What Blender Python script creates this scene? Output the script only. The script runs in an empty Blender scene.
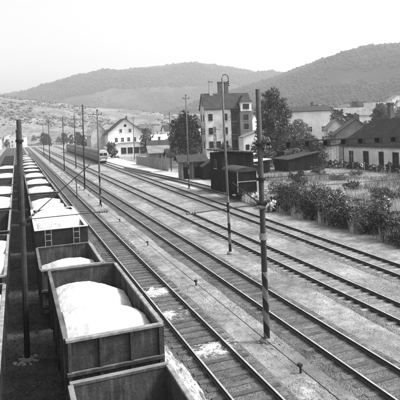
import bpy, math, random
import numpy as np
from mathutils import Vector, Matrix
random.seed(7); rng = np.random.default_rng(11)
R = math.radians
scn = bpy.context.scene
col = scn.collection

# ------------------------------------------------------------------ camera
cam_d = bpy.data.cameras.new('camera'); cam = bpy.data.objects.new('camera', cam_d); col.objects.link(cam)
cam_d.sensor_width = 36.0; cam_d.lens = 36.0*490/400
cam_d.shift_y = -70.74/400
cam_d.clip_start = 0.1; cam_d.clip_end = 20000
YAW, ROLL = 20.58, 2.1
cam.matrix_world = Matrix.Translation((0, 0, 9.1)) @ Matrix.Rotation(R(-YAW), 4, 'Z') @ Matrix.Rotation(R(90), 4, 'X') @ Matrix.Rotation(R(-ROLL), 4, 'Z')
scn.camera = cam

# ------------------------------------------------------------------ sky, sun, exposure
SUN_EL, SUN_AZ = 48.0, 112.0          # azimuth clockwise from +Y: the sun stands right of and a little behind the camera
w = bpy.data.worlds.new('World'); scn.world = w; w.use_nodes = True
nt = w.node_tree; nt.nodes.clear()
sky = nt.nodes.new('ShaderNodeTexSky'); sky.sky_type = 'NISHITA'; sky.sun_disc = False
sky.sun_elevation = R(SUN_EL); sky.sun_rotation = R(SUN_AZ); sky.air_density = 1.6; sky.dust_density = 6.0; sky.ozone_density = 1.0
bw = nt.nodes.new('ShaderNodeRGBToBW')                      # the film is black and white
bg = nt.nodes.new('ShaderNodeBackground'); bg.inputs['Strength'].default_value = 0.15
wo = nt.nodes.new('ShaderNodeOutputWorld')
nt.links.new(sky.outputs[0], bw.inputs[0]); nt.links.new(bw.outputs[0], bg.inputs['Color']); nt.links.new(bg.outputs[0], wo.inputs[0])
sd = bpy.data.lights.new('sun', 'SUN'); sd.energy = 2.0; sd.angle = R(7.0); sd.color = (1.0, 1.0, 1.0)
sun = bpy.data.objects.new('sun', sd); col.objects.link(sun)
sdir = Vector((math.sin(R(SUN_AZ))*math.cos(R(SUN_EL)), math.cos(R(SUN_AZ))*math.cos(R(SUN_EL)), math.sin(R(SUN_EL))))
sun.rotation_euler = sdir.to_track_quat('Z', 'Y').to_euler(); sun.location = sdir*200
vs = scn.view_settings; vs.view_transform = 'Standard'; vs.look = 'None'; vs.exposure = 1.25; vs.gamma = 1.0; vs.use_curve_mapping = False
scn.render.engine = 'CYCLES'
scn.cycles.max_bounces = 5; scn.cycles.volume_bounces = 0

# ------------------------------------------------------------------ materials (all grey: a black and white photograph)
MATS = {}
def leafy(name, spread):
    m = MATS[name]; n = m.node_tree; L = n.links; b = n.nodes['Principled BSDF']; src = b.inputs['Base Color'].links[0].from_socket
    g = n.nodes.new('ShaderNodeNewGeometry'); r = n.nodes.new('ShaderNodeMapRange'); r.inputs[3].default_value = 1-spread; r.inputs[4].default_value = 1+spread*1.6
    L.new(g.outputs['Random Per Island'], r.inputs[0]); mm = n.nodes.new('ShaderNodeMath'); mm.operation = 'MULTIPLY'; L.new(src, mm.inputs[0]); L.new(r.outputs[0], mm.inputs[1]); L.new(mm.outputs[0], b.inputs['Base Color'])
def mat(name, v, var=0.25, scale=2.0, rough=0.85, bump=0.0, bscale=None, obj_var=0.0, fine=0.0, spec=0.2, metal=0.0, dust=0.0):
    """grey v, patchy by +-var (two noise octaves in world space), fine grain, bump"""
    m = bpy.data.materials.new(name); m.use_nodes = True; n = m.node_tree; L = n.links
    b = n.nodes['Principled BSDF']; b.inputs['Roughness'].default_value = rough
    b.inputs['Specular IOR Level'].default_value = spec; b.inputs['Metallic'].default_value = metal
    g = n.nodes.new('ShaderNodeNewGeometry')
    nz = n.nodes.new('ShaderNodeTexNoise'); nz.inputs['Scale'].default_value = scale; nz.inputs['Detail'].default_value = 6; nz.inputs['Roughness'].default_value = .62
    L.new(g.outputs['Position'], nz.inputs['Vector'])
    r = n.nodes.new('ShaderNodeMapRange'); r.inputs[1].default_value = .3; r.inputs[2].default_value = .7
    r.inputs[3].default_value = max(.004, v*(1-var)); r.inputs[4].default_value = min(.95, v*(1+var))
    L.new(nz.outputs[0], r.inputs[0]); out = r.outputs[0]
    if fine:
        n2 = n.nodes.new('ShaderNodeTexNoise'); n2.inputs['Scale'].default_value = scale*14; n2.inputs['Detail'].default_value = 3
        L.new(g.outputs['Position'], n2.inputs['Vector'])
        r2 = n.nodes.new('ShaderNodeMapRange'); r2.inputs[1].default_value = .3; r2.inputs[2].default_value = .7; r2.inputs[3].default_value = 1-fine; r2.inputs[4].default_value = 1+fine
        L.new(n2.outputs[0], r2.inputs[0])
        mm = n.nodes.new('ShaderNodeMath'); mm.operation = 'MULTIPLY'; L.new(out, mm.inputs[0]); L.new(r2.outputs[0], mm.inputs[1]); out = mm.outputs[0]
    if obj_var:
        oi = n.nodes.new('ShaderNodeObjectInfo'); r3 = n.nodes.new('ShaderNodeMapRange'); r3.inputs[3].default_value = 1-obj_var; r3.inputs[4].default_value = 1+obj_var
        L.new(oi.outputs['Random'], r3.inputs[0])
        mm = n.nodes.new('ShaderNodeMath'); mm.operation = 'MULTIPLY'; L.new(out, mm.inputs[0]); L.new(r3.outputs[0], mm.inputs[1]); out = mm.outputs[0]
    if dust:
        sx = n.nodes.new('ShaderNodeSeparateXYZ'); L.new(g.outputs['Normal'], sx.inputs[0])
        up = n.nodes.new('ShaderNodeMapRange'); up.inputs[1].default_value = .5; up.inputs[2].default_value = .95; L.new(sx.outputs[2], up.inputs[0])
        st = n.nodes.new('ShaderNodeTexNoise'); st.inputs['Scale'].default_value = 1.0; st.inputs['Detail'].default_value = 5
        mp = n.nodes.new('ShaderNodeMapping'); mp.inputs['Scale'].default_value = (7, 7, .7); L.new(g.outputs['Position'], mp.inputs[0]); L.new(mp.outputs[0], st.inputs['Vector'])
        sr = n.nodes.new('ShaderNodeMapRange'); sr.inputs[1].default_value = .52; sr.inputs[2].default_value = .75; sr.inputs[4].default_value = .32; L.new(st.outputs[0], sr.inputs[0])
        pw = n.nodes.new('ShaderNodeMath'); pw.operation = 'MULTIPLY'; L.new(up.outputs[0], pw.inputs[0]); L.new(nz.outputs[0], pw.inputs[1])
        ad = n.nodes.new('ShaderNodeMath'); ad.operation = 'MAXIMUM'; L.new(pw.outputs[0], ad.inputs[0]); L.new(sr.outputs[0], ad.inputs[1])
        mx = n.nodes.new('ShaderNodeMath'); mx.operation = 'MULTIPLY'; L.new(ad.outputs[0], mx.inputs[0]); mx.inputs[1].default_value = dust
        a2 = n.nodes.new('ShaderNodeMath'); a2.operation = 'ADD'; L.new(out, a2.inputs[0]); L.new(mx.outputs[0], a2.inputs[1]); out = a2.outputs[0]
    L.new(out, b.inputs['Base Color'])
    if bump:
        n3 = n.nodes.new('ShaderNodeTexNoise'); n3.inputs['Scale'].default_value = bscale or scale*6; n3.inputs['Detail'].default_value = 5
        L.new(g.outputs['Position'], n3.inputs['Vector'])
        bp = n.nodes.new('ShaderNodeBump'); bp.inputs['Strength'].default_value = bump; bp.inputs['Distance'].default_value = .05
        L.new(n3.outputs[0], bp.inputs['Height']); L.new(bp.outputs[0], b.inputs['Normal'])
    m['out'] = 1; MATS[name] = m; return m

mat('steel_rail', .03, .3, 3, .55, spec=.4, obj_var=.1)
mat('rail_top', .40, .3, 2, .45, spec=.4, metal=.5)
mat('sleeper', .085, .45, 3, .9, .5, 20, obj_var=.35, fine=.3)
mat('sleeper_pale', .17, .45, 3, .9, .5, 20, obj_var=.35, fine=.3)
mat('cinder', .045, .5, 1.2, .95, .7, 18, fine=.4)
mat('wagon_paint', .042, .55, 1.3, .8, .25, 12, fine=.25, spec=.08, dust=.12)
mat('wagon_paint_pale', .075, .5, 1.5, .8, .25, 12, fine=.25, dust=.14)
mat('wagon_inside', .048, .5, 1.5, .9, .3, 10, fine=.28, spec=.08, dust=.15)
mat('wagon_frame', .02, .4, 3, .8, .2)
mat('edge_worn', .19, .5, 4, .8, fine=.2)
mat('powder', .40, .10, 1.6, .95, .6, 7, fine=.06)
mat('powder_dust', .52, .25, 2.5, .95, .3, 8, fine=.15)
mat('spill_dust', .42, .45, 2.2, .95, .4, 14, fine=.25)
mat('wood_dark', .016, .5, 2, .9, .4, 14, obj_var=.3, fine=.2, spec=.04)
mat('wood_grey', .22, .4, 2, .9, .3, 14, obj_var=.3, fine=.2)
mat('roof_dark', .036, .4, .9, .9, .3, 9, fine=.2, obj_var=.12)
mat('roof_mid', .17, .35, .6, .9, .3, 6, fine=.15)
mat('roof_pale', .42, .3, .8, .9, .2, 6)
mat('plaster', .72, .22, .45, .95, .15, 6, fine=.1)
mat('plaster_old', .50, .5, .28, .95, .2, 5, fine=.15)
mat('plaster_dirty', .50, .35, .35, .95, .15, 6, fine=.1)
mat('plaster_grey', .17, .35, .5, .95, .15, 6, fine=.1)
mat('glass', .02, .2, 1, .15, spec=.5)
mat('frame_white', .6, .1, 2, .6)
mat('frame_dark', .07, .2, 2, .6)
mat('concrete', .40, .3, 2, .95, .3, 14, fine=.15)
mat('platform', .40, .2, .5, .95, .2, 8, fine=.1)
mat('brick_dark', .10, .3, 1, .9, .3, 10)
mat('bark', .05, .3, 3, .95, .5, 12)
mat('leaf_dark', .030, .55, .9, .8, obj_var=.15)
mat('leaf', .075, .55, .8, .8, obj_var=.2)
mat('leaf_pale', .15, .5, .8, .8, obj_var=.2)
for q in ('leaf_dark', 'leaf', 'leaf_pale'): leafy(q, .6)
mat('flower', .80, .1, 5, .8)
mat('grass', .26, .4, .35, .9)
mat('grass_dry', .36, .45, .3, .9); leafy('grass_dry', .4)
mat('weed', .15, .5, .6, .9)
mat('forest', .03, .7, .02, .9, obj_var=0)
mat('hedge_far', .10, .4, .05, .9)
mat('train_side', .11, .25, .6, .6, fine=.1)
mat('train_front', .45, .1, 1, .6)
mat('stone', .20, .4, 4, .95, obj_var=.1)
mat('insulator', .10, .3, 4, .35, spec=.5)
mat('sign_white', .8, .05, 2, .6)

def thin_dust():
    m = MATS['spill_dust']; n = m.node_tree; L = n.links; b = n.nodes['Principled BSDF']
    at = n.nodes.new('ShaderNodeAttribute'); at.attribute_name = 'thick'; g = n.nodes.new('ShaderNodeNewGeometry')
    nz = n.nodes.new('ShaderNodeTexNoise'); nz.inputs['Scale'].default_value = 22; nz.inputs['Detail'].default_value = 5; nz.inputs['Roughness'].default_value = .7; L.new(g.outputs['Position'], nz.inputs['Vector'])
    ad = n.nodes.new('ShaderNodeMath'); ad.operation = 'MULTIPLY_ADD'; L.new(nz.outputs[0], ad.inputs[0]); ad.inputs[1].default_value = 1.5; ad.inputs[2].default_value = -.72
    a2 = n.nodes.new('ShaderNodeMath'); a2.operation = 'ADD'; L.new(ad.outputs[0], a2.inputs[0]); L.new(at.outputs['Fac'], a2.inputs[1])
    r = n.nodes.new('ShaderNodeMapRange'); r.inputs[1].default_value = 0; r.inputs[2].default_value = .6; r.inputs[4].default_value = .97; L.new(a2.outputs[0], r.inputs[0]); L.new(r.outputs[0], b.inputs['Alpha'])
thin_dust()
def mat_ground():
    m = bpy.data.materials.new('ground'); m.use_nodes = True; n = m.node_tree; L = n.links; b = n.nodes['Principled BSDF']
    b.inputs['Roughness'].default_value = .95; b.inputs['Specular IOR Level'].default_value = .1
    g = n.nodes.new('ShaderNodeNewGeometry')
    def noise(s, d=6, ro=.6):
        q = n.nodes.new('ShaderNodeTexNoise'); q.inputs['Scale'].default_value = s; q.inputs['Detail'].default_value = d; q.inputs['Roughness'].default_value = ro
        L.new(g.outputs['Position'], q.inputs['Vector']); return q.outputs[0]
    def mr(i, a, bb, c, d):
        q = n.nodes.new('ShaderNodeMapRange'); q.inputs[1].default_value = a; q.inputs[2].default_value = bb; q.inputs[3].default_value = c; q.inputs[4].default_value = d
        L.new(i, q.inputs[0]); return q.outputs[0]
    def mul(a, bb):
        q = n.nodes.new('ShaderNodeMath'); q.operation = 'MULTIPLY'; L.new(a, q.inputs[0]); L.new(bb, q.inputs[1]); return q.outputs[0]
    big = mr(noise(.22), .35, .68, .13, .31); mid = mr(noise(1.7), .32, .68, .68, 1.3); fine = mr(noise(16, 4, .7), .3, .7, .75, 1.25)
    c = mul(mul(big, mid), fine)
    L.new(c, b.inputs['Base Color'])
    bp = n.nodes.new('ShaderNodeBump'); bp.inputs['Strength'].default_value = .8; bp.inputs['Distance'].default_value = .05
    L.new(noise(14, 6, .7), bp.inputs['Height']); L.new(bp.outputs[0], b.inputs['Normal'])
    MATS['ground'] = m
mat_ground()

def mat_ballast(name, c0, c1, stain_shade):
    m = bpy.data.materials.new(name); m.use_nodes = True; n = m.node_tree; L = n.links; b = n.nodes['Principled BSDF']
    b.inputs['Roughness'].default_value = .95; b.inputs['Specular IOR Level'].default_value = .1
    g = n.nodes.new('ShaderNodeNewGeometry')
    vo = n.nodes.new('ShaderNodeTexVoronoi'); vo.inputs['Scale'].default_value = 16; L.new(g.outputs['Position'], vo.inputs['Vector'])
    nz = n.nodes.new('ShaderNodeTexNoise'); nz.inputs['Scale'].default_value = .7; nz.inputs['Detail'].default_value = 7; L.new(g.outputs['Position'], nz.inputs['Vector'])
    r = n.nodes.new('ShaderNodeMapRange'); r.inputs[1].default_value = .3; r.inputs[2].default_value = .7; r.inputs[3].default_value = c0; r.inputs[4].default_value = c1; L.new(nz.outputs[0], r.inputs[0])
    r2 = n.nodes.new('ShaderNodeMapRange'); r2.inputs[3].default_value = .55; r2.inputs[4].default_value = 1.45; L.new(vo.outputs['Color'], r2.inputs[0])
    mm = n.nodes.new('ShaderNodeMath'); mm.operation = 'MULTIPLY'; L.new(r.outputs[0], mm.inputs[0]); L.new(r2.outputs[0], mm.inputs[1])
    # rail shadows painted in with oil and rust stains, dark bands along each rail
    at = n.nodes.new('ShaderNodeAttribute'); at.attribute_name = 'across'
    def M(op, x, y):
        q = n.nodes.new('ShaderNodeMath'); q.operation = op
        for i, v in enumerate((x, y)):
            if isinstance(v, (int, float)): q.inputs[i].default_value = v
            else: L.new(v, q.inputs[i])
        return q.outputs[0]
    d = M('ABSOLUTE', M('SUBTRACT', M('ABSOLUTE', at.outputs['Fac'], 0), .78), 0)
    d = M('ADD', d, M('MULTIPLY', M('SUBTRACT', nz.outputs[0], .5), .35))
    st = n.nodes.new('ShaderNodeMapRange'); st.inputs[1].default_value = .12; st.inputs[2].default_value = .42; st.inputs[3].default_value = stain_shade; st.inputs[4].default_value = 1.0; L.new(d, st.inputs[0])
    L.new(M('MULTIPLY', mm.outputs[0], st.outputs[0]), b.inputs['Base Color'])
    bp = n.nodes.new('ShaderNodeBump'); bp.inputs['Strength'].default_value = .9; bp.inputs['Distance'].default_value = .04; bp.invert = True
    L.new(vo.outputs['Distance'], bp.inputs['Height']); L.new(bp.outputs[0], b.inputs['Normal'])
    MATS[name] = m
mat_ballast('ballast', .06, .15, .7); mat_ballast('ballast_stain_shade', .11, .22, .16)

def mat_hill(name, dark, light, scale, thr):
    m = bpy.data.materials.new(name); m.use_nodes = True; n = m.node_tree; L = n.links; b = n.nodes['Principled BSDF']
    b.inputs['Roughness'].default_value = 1; b.inputs['Specular IOR Level'].default_value = 0
    g = n.nodes.new('ShaderNodeNewGeometry')
    def noise(s, d):
        q = n.nodes.new('ShaderNodeTexNoise'); q.inputs['Scale'].default_value = s; q.inputs['Detail'].default_value = d; q.inputs['Roughness'].default_value = .65
        L.new(g.outputs['Position'], q.inputs['Vector']); return q.outputs[0]
    r = n.nodes.new('ShaderNodeMapRange'); r.inputs[1].default_value = thr-.06; r.inputs[2].default_value = thr+.06; r.inputs[3].default_value = dark; r.inputs[4].default_value = light
    L.new(noise(scale, 5), r.inputs[0])
    r2 = n.nodes.new('ShaderNodeMapRange'); r2.inputs[1].default_value = .3; r2.inputs[2].default_value = .7; r2.inputs[3].default_value = .6; r2.inputs[4].default_value = 1.4
    L.new(noise(scale*12, 6), r2.inputs[0])
    mm = n.nodes.new('ShaderNodeMath'); mm.operation = 'MULTIPLY'; L.new(r.outputs[0], mm.inputs[0]); L.new(r2.outputs[0], mm.inputs[1]); L.new(mm.outputs[0], b.inputs['Base Color'])
    MATS[name] = m
mat_hill('hill_field', .12, .20, .02, .50)
mat_hill('hill_far', .045, .085, .006, .52)
mat_hill('hill_wood', .03, .06, .008, .60)

def mat_bands(name, base, zmax, period, spiral):
    """pole: dirty grey above, painted black and white bands below zmax (object space)"""
    m = bpy.data.materials.new(name); m.use_nodes = True; n = m.node_tree; L = n.links; b = n.nodes['Principled BSDF']; b.inputs['Roughness'].default_value = .85
    tc = n.nodes.new('ShaderNodeTexCoord'); sp = n.nodes.new('ShaderNodeSeparateXYZ'); L.new(tc.outputs['Object'], sp.inputs[0])
    def M(op, a, bb=None):
        q = n.nodes.new('ShaderNodeMath'); q.operation = op
        for i, x in enumerate((a, bb)):
            if x is None: continue
            if isinstance(x, (int, float)): q.inputs[i].default_value = x
            else: L.new(x, q.inputs[i])
        return q.outputs[0]
    ang = M('DIVIDE', M('ARCTAN2', sp.outputs[1], sp.outputs[0]), 2*math.pi)
    ph = M('ADD', M('DIVIDE', sp.outputs[2], period), M('MULTIPLY', ang, 1.0 if spiral else 0.0))
    band = M('GREATER_THAN', M('FRACT', ph), .5)
    low = M('LESS_THAN', sp.outputs[2], zmax)
    nz = n.nodes.new('ShaderNodeTexNoise'); nz.inputs['Scale'].default_value = 5; nz.inputs['Detail'].default_value = 6; L.new(tc.outputs['Object'], nz.inputs['Vector'])
    g = M('ADD', M('MULTIPLY', nz.outputs[0], 1.2), .4)
    paint = M('ADD', M('MULTIPLY', band, .20), .022)
    c = M('ADD', M('MULTIPLY', low, paint), M('MULTIPLY', M('SUBTRACT', 1.0, low), base))
    L.new(M('MULTIPLY', c, g), b.inputs['Base Color'])
    MATS[name] = m
mat_bands('mast_banded', .035, 3.0, 1.0, True)
mat_bands('mast_banded_thin', .085, 4.2, 1.5, False)
mat('mast', .035, .4, 3, .85, .3, 10)

ONES = 'zeroth first second third fourth fifth sixth seventh eighth ninth tenth eleventh twelfth thirteenth fourteenth fifteenth sixteenth seventeenth eighteenth nineteenth'.split()
TENS = {2: 'twenty', 3: 'thirty', 4: 'forty', 5: 'fifty', 6: 'sixty', 7: 'seventy', 8: 'eighty'}
def nth(k):
    if k < 20: return ONES[k]
    return TENS[k//10][:-1]+'ieth' if k % 10 == 0 else TENS[k//10]+'-'+ONES[k % 10]
# ------------------------------------------------------------------ mesh helpers
class MB:
    def __init__(s): s.v = []; s.f = []
    def add(s, vs, fs):
        o = len(s.v); s.v += [tuple(p) for p in vs]; s.f += [tuple(i+o for i in f) for f in fs]; return s
    def box(s, x0, x1, y0, y1, z0, z1):
        return s.add([(x0,y0,z0),(x1,y0,z0),(x1,y1,z0),(x0,y1,z0),(x0,y0,z1),(x1,y0,z1),(x1,y1,z1),(x0,y1,z1)],
                     [(0,3,2,1),(4,5,6,7),(0,1,5,4),(1,2,6,5),(2,3,7,6),(3,0,4,7)])
    def bar(s, p, q, wd, ht):
        p, q = Vector(p), Vector(q); d = (q-p).normalized(); up = Vector((0,0,1)) if abs(d.z) < .95 else Vector((0,1,0))
        a = d.cross(up).normalized()*wd/2; b = a.cross(d).normalized()*ht/2
        vs = [p-a-b, p+a-b, p+a+b, p-a+b, q-a-b, q+a-b, q+a+b, q-a+b]
        return s.add(vs, [(0,1,2,3),(7,6,5,4),(0,4,5,1),(1,5,6,2),(2,6,7,3),(3,7,4,0)])
    def tube(s, pts, rs, n=8, cap=True):
        pts = [Vector(p) for p in pts]
        if isinstance(rs, (int, float)): rs = [rs]*len(pts)
        vs = []; fs = []
        for i, p in enumerate(pts):
            d = (pts[min(i+1, len(pts)-1)]-pts[max(i-1, 0)]).normalized()
            up = Vector((0,0,1)) if abs(d.z) < .9 else Vector((1,0,0))
            a = d.cross(up).normalized(); b = d.cross(a)
            for k in range(n):
                t = 2*math.pi*k/n; vs.append(p+(a*math.cos(t)+b*math.sin(t))*rs[i])
        for i in range(len(pts)-1):
            for k in range(n):
                fs.append((i*n+k, i*n+(k+1) % n, (i+1)*n+(k+1) % n, (i+1)*n+k))
        if cap: fs.append(tuple(range(n-1, -1, -1))); fs.append(tuple((len(pts)-1)*n+k for k in range(n)))
        return s.add(vs, fs)
    def prism(s, poly, axis, a, b):
        """polygon in the plane across axis, extruded from a to b. axis 'x': poly (y,z); 'y': (x,z); 'z': (x,y)"""
        def P(u, v, t): return {'x': (t,u,v), 'y': (u,t,v), 'z': (u,v,t)}[axis]
        n = len(poly); vs = [P(u,v,a) for u,v in poly]+[P(u,v,b) for u,v in poly]
        fs = [tuple(range(n-1,-1,-1)), tuple(range(n,2*n))]+[(i,(i+1)%n,n+(i+1)%n,n+i) for i in range(n)]
        return s.add(vs, fs)
    def mesh(s, name, m, smooth=False):
        me = bpy.data.meshes.new(name); me.from_pydata(s.v, [], s.f); me.update()
        if m: me.materials.append(MATS[m])
        import bmesh
        bm = bmesh.new(); bm.from_mesh(me); bmesh.ops.recalc_face_normals(bm, faces=bm.faces); bm.to_mesh(me); bm.free()
        if smooth: me.polygons.foreach_set('use_smooth', [True]*len(me.polygons))
        return me
    def build(s, name, m, parent=None, smooth=False, loc=(0,0,0), rot=(0,0,0), bevel=0):
        return link(name, s.mesh(name, m, smooth), parent, loc, rot, bevel)

def link(name, me, parent=None, loc=(0,0,0), rot=(0,0,0), bevel=0):
    o = bpy.data.objects.new(name, me); col.objects.link(o); o.parent = parent; o.location = loc; o.rotation_euler = rot
    if bevel:
        b = o.modifiers.new('bevel', 'BEVEL'); b.width = bevel; b.segments = 2; b.limit_method = 'ANGLE'
    return o
def tag(o, label=None, cat=None, group=None, kind=None):
    if label: o['label'] = label
    if cat: o['category'] = cat
    if group: o['group'] = group
    if kind: o['kind'] = kind
    return o
def empty(name, loc=(0,0,0), rz=0, label=None, cat=None, group=None, kind=None):
    o = bpy.data.objects.new(name, None); col.objects.link(o); o.location = loc; o.rotation_euler = (0,0,rz); o.empty_display_size = .3
    return tag(o, label, cat, group, kind)
def np_mesh(name, V, F, m, smooth=False):
    """V (n,3), F (m,k) arrays"""
    me = bpy.data.meshes.new(name); V = np.asarray(V, np.float32); F = np.asarray(F, np.int32); k = F.shape[1]
    me.vertices.add(len(V)); me.vertices.foreach_set('co', V.ravel())
    me.loops.add(F.size); me.loops.foreach_set('vertex_index', F.ravel())
    me.polygons.add(len(F)); me.polygons.foreach_set('loop_start', np.arange(0, F.size, k, dtype=np.int32))
    me.polygons.foreach_set('loop_total', np.full(len(F), k, np.int32))
    if smooth: me.polygons.foreach_set('use_smooth', np.ones(len(F), bool))
    me.update(calc_edges=True)
    if m: me.materials.append(MATS[m])
    return me

def vnoise(x, y, seed=0):
    """smooth value noise 0..1, numpy"""
    x = np.asarray(x, float); y = np.asarray(y, float)
    xi = np.floor(x); yi = np.floor(y); xf = x-xi; yf = y-yi
    def hsh(a, b):
        h_ = np.sin(a*127.1+b*311.7+seed*74.7)*43758.5453; return h_-np.floor(h_)
    u = xf*xf*(3-2*xf); v = yf*yf*(3-2*yf)
    return (hsh(xi,yi)*(1-u)+hsh(xi+1,yi)*u)*(1-v)+(hsh(xi,yi+1)*(1-u)+hsh(xi+1,yi+1)*u)*v
def fbm(x, y, seed=0, o=4):
    t = 0; a = .5
    for i in range(o): t = t+a*vnoise(np.asarray(x)*2**i, np.asarray(y)*2**i, seed+i); a *= .5
    return t

# ------------------------------------------------------------------ ground and terrain
def sheet(name, xs, ys, zf, m, kind='structure', smooth=True):
    X, Y = np.meshgrid(xs, ys); Z = zf(X, Y); V = np.stack([X, Y, Z], -1).reshape(-1, 3)
    nx, ny = len(xs), len(ys); i = np.arange((ny-1)*(nx-1)); a = (i//(nx-1))*nx+i % (nx-1)
    F = np.stack([a, a+1, a+nx+1, a+nx], 1)
    o = link(name, np_mesh(name, V, F, m, smooth)); tag(o, kind=kind); return o
def ground_z(X, Y):
    """flat yard; a low grassy bank beyond the last track rises towards the gardens"""
    X = np.asarray(X, float); Y = np.asarray(Y, float)
    rise = np.clip((X-30-.02*Y)/14, 0, 1); rise = rise*rise*(3-2*rise)
    s = 1.0*rise*np.clip((130-Y)/60, 0, 1)
    town = np.clip((X-75)/220, 0, 1)*20
    return s+town+(fbm(X*.35, Y*.35, 3)-.47)*.10
def axis_steps(lo, hi, flo, fhi, fine):
    a = list(np.arange(flo, fhi+.001, fine)); s = fine; p = flo
    while p > lo: s *= 1.35; p -= s; a.insert(0, max(p, lo))
    s = fine; p = fhi
    while p < hi: s *= 1.35; p += s; a.append(min(p, hi))
    return np.array(a)
sheet('ground', axis_steps(-2600, 3200, -12, 75, .6), axis_steps(-700, 3000, -4, 130, .6), ground_z, 'ground')

def hill(name, az, el, D, depth, m, seed, ztop_noise=6):
    """a ridge seen under elevation slope el at azimuth az (degrees from +Y), D metres away, its slope depth metres deep"""
    A = np.linspace(az[0], az[-1], 200); EL = np.interp(A, az, el)
    k = np.ones(9)/9; EL = np.convolve(np.pad(EL, 4, mode='edge'), k, 'valid')
    T = np.linspace(0, 1.6, 46)
    AA, TT = np.meshgrid(A, T)
    Rr = D-depth+depth*TT
    prof = np.where(TT <= 1, np.sin(np.clip(TT, 0, 1)*math.pi/2)**1.25, np.cos((np.clip(TT, 1, 2)-1)*math.pi/2*.9))
    X = np.sin(np.radians(AA))*Rr; Y = np.cos(np.radians(AA))*Rr
    H = EL[None, :]*D*prof + (fbm(X*.006, Y*.006, seed)-.47)*D*.035*np.sin(np.clip(TT, 0, 1)*math.pi)*1.0 + (fbm(X*.03, Y*.03, seed+5)-.47)*ztop_noise*np.clip(TT*3, 0, 1)
    V = np.stack([X, Y, H-2], -1).reshape(-1, 3); nx, ny = len(A), len(T); i = np.arange((ny-1)*(nx-1)); a = (i//(nx-1))*nx+i % (nx-1)
    F = np.stack([a, a+1, a+nx+1, a+nx], 1)
    o = link(name, np_mesh(name, V, F, m, True)); tag(o, kind='structure')
    return np.stack([X, Y, H-2], -1)[:31]
g1 = hill('hill_slope', [-40,-20,-8,-1.5,0,1.1,3.7,6.4,9.2,14.9,20.7,30,40], [.07,.085,.082,.0806,.0823,.0773,.0699,.065,.0579,.049,.0394,.03,.02], 1000, 560, 'hill_field', 2, 5)
g2 = hill('hill_ridge', [-45,-20,-6,.8,2.7,4.8,7,10.4,15,19.1,22,25.5,28.4,31.2,36,45], [.06,.065,.07,.0841,.0934,.1029,.1124,.1236,.1301,.1342,.1283,.1154,.1089,.1082,.10,.09], 2200, 1000, 'hill_far', 8, 10)
g3 = hill('hill_wooded', [14,20,25.4,28.9,30.7,32.4,35.7,39,43.1,50,60,75], [.035,.055,.0809,.0983,.1088,.119,.1349,.144,.1469,.15,.14,.12], 1400, 800, 'hill_wood', 15, 10)

def blobs(name, P, S, m, squash=1.0, label=None, cat=None, low=False):
    """many small rough crowns as one mesh (stuff)"""
    g_ = (1+5**.5)/2; base = np.array([(-1,g_,0),(1,g_,0),(-1,-g_,0),(1,-g_,0),(0,-1,g_),(0,1,g_),(0,-1,-g_),(0,1,-g_),(g_,0,-1),(g_,0,1),(-g_,0,-1),(-g_,0,1)])/1.9
    F0 = np.array([(0,11,5),(0,5,1),(0,1,7),(0,7,10),(0,10,11),(1,5,9),(5,11,4),(11,10,2),(10,7,6),(7,1,8),(3,9,4),(3,4,2),(3,2,6),(3,6,8),(3,8,9),(4,9,5),(2,4,11),(6,2,10),(8,6,7),(9,8,1)])
    if low:
        base = np.array([(0,0,1.0),(1,0,.25),(.31,.95,.4),(-.81,.59,.2),(-.81,-.59,.4),(.31,-.95,.25),(0,0,-.6)]); F0 = np.array([(0,1,2),(0,2,3),(0,3,4),(0,4,5),(0,5,1),(6,2,1),(6,3,2),(6,4,3),(6,5,4),(6,1,5)])
    nb_ = len(base)
    n = len(P); J = rng.uniform(.7, 1.3, (n, nb_, 1)); a = rng.uniform(0, 6.28, n); c, s = np.cos(a), np.sin(a)
    B = np.repeat(base[None], n, 0)*J
    X = B[..., 0]*c[:, None]-B[..., 1]*s[:, None]; Y = B[..., 0]*s[:, None]+B[..., 1]*c[:, None]
    V = np.stack([X, Y, B[..., 2]*squash], -1)*S[:, None, None]+P[:, None, :]
    F = F0[None]+(np.arange(n)*nb_)[:, None, None]
    o = link(name, np_mesh(name, V.reshape(-1, 3), F.reshape(-1, 3), m, True)); tag(o, label, cat, kind='stuff'); return o
def scatter_on(g, n, lo=.1, dens=None, seed=0):
    ny, nx, _ = g.shape; out = []
    while len(out) < n:
        u = rng.uniform(0, nx-1.001, n); v = rng.uniform(lo*(ny-1), ny-1.001, n); i = v.astype(int); j = u.astype(int); fu = (u-j)[:, None]; fv = (v-i)[:, None]
        p = (g[i, j]*(1-fu)+g[i, j+1]*fu)*(1-fv)+(g[i+1, j]*(1-fu)+g[i+1, j+1]*fu)*fv
        d = fbm(p[:, 0]*dens[0], p[:, 1]*dens[0], seed); p = p[d > dens[1]]
        az = np.degrees(np.arctan2(p[:, 0], p[:, 1])); p = p[(az > -12) & (az < 56)]
        out += list(p)
    return np.array(out[:n])
def crowns(n, mean, sig, lo, hi): return np.clip(mean*np.exp(rng.normal(0, sig, n)), lo, hi)
p = scatter_on(g2, 40000, .40, (.004, .40), 21); blobs('forest', p+[0,0,1], crowns(len(p), 2.9, .45, .9, 8), 'forest', 1.15, 'dark forest covering the long far ridge', 'forest', True)
p = scatter_on(g2, 6000, .15, (.012, .46), 23); blobs('forest', p+[0,0,.5], crowns(len(p), 1.9, .5, .6, 5), 'hedge_far', .9, 'scattered trees on the pale fields below the far ridge', 'trees', True)
p = scatter_on(g3, 62000, .06, (.009, .36), 31); blobs('forest', p+[0,0,.7], crowns(len(p), 1.6, .5, .5, 5), 'forest', 1.25, 'dark forest on the nearer hill at right', 'forest', True)
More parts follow.
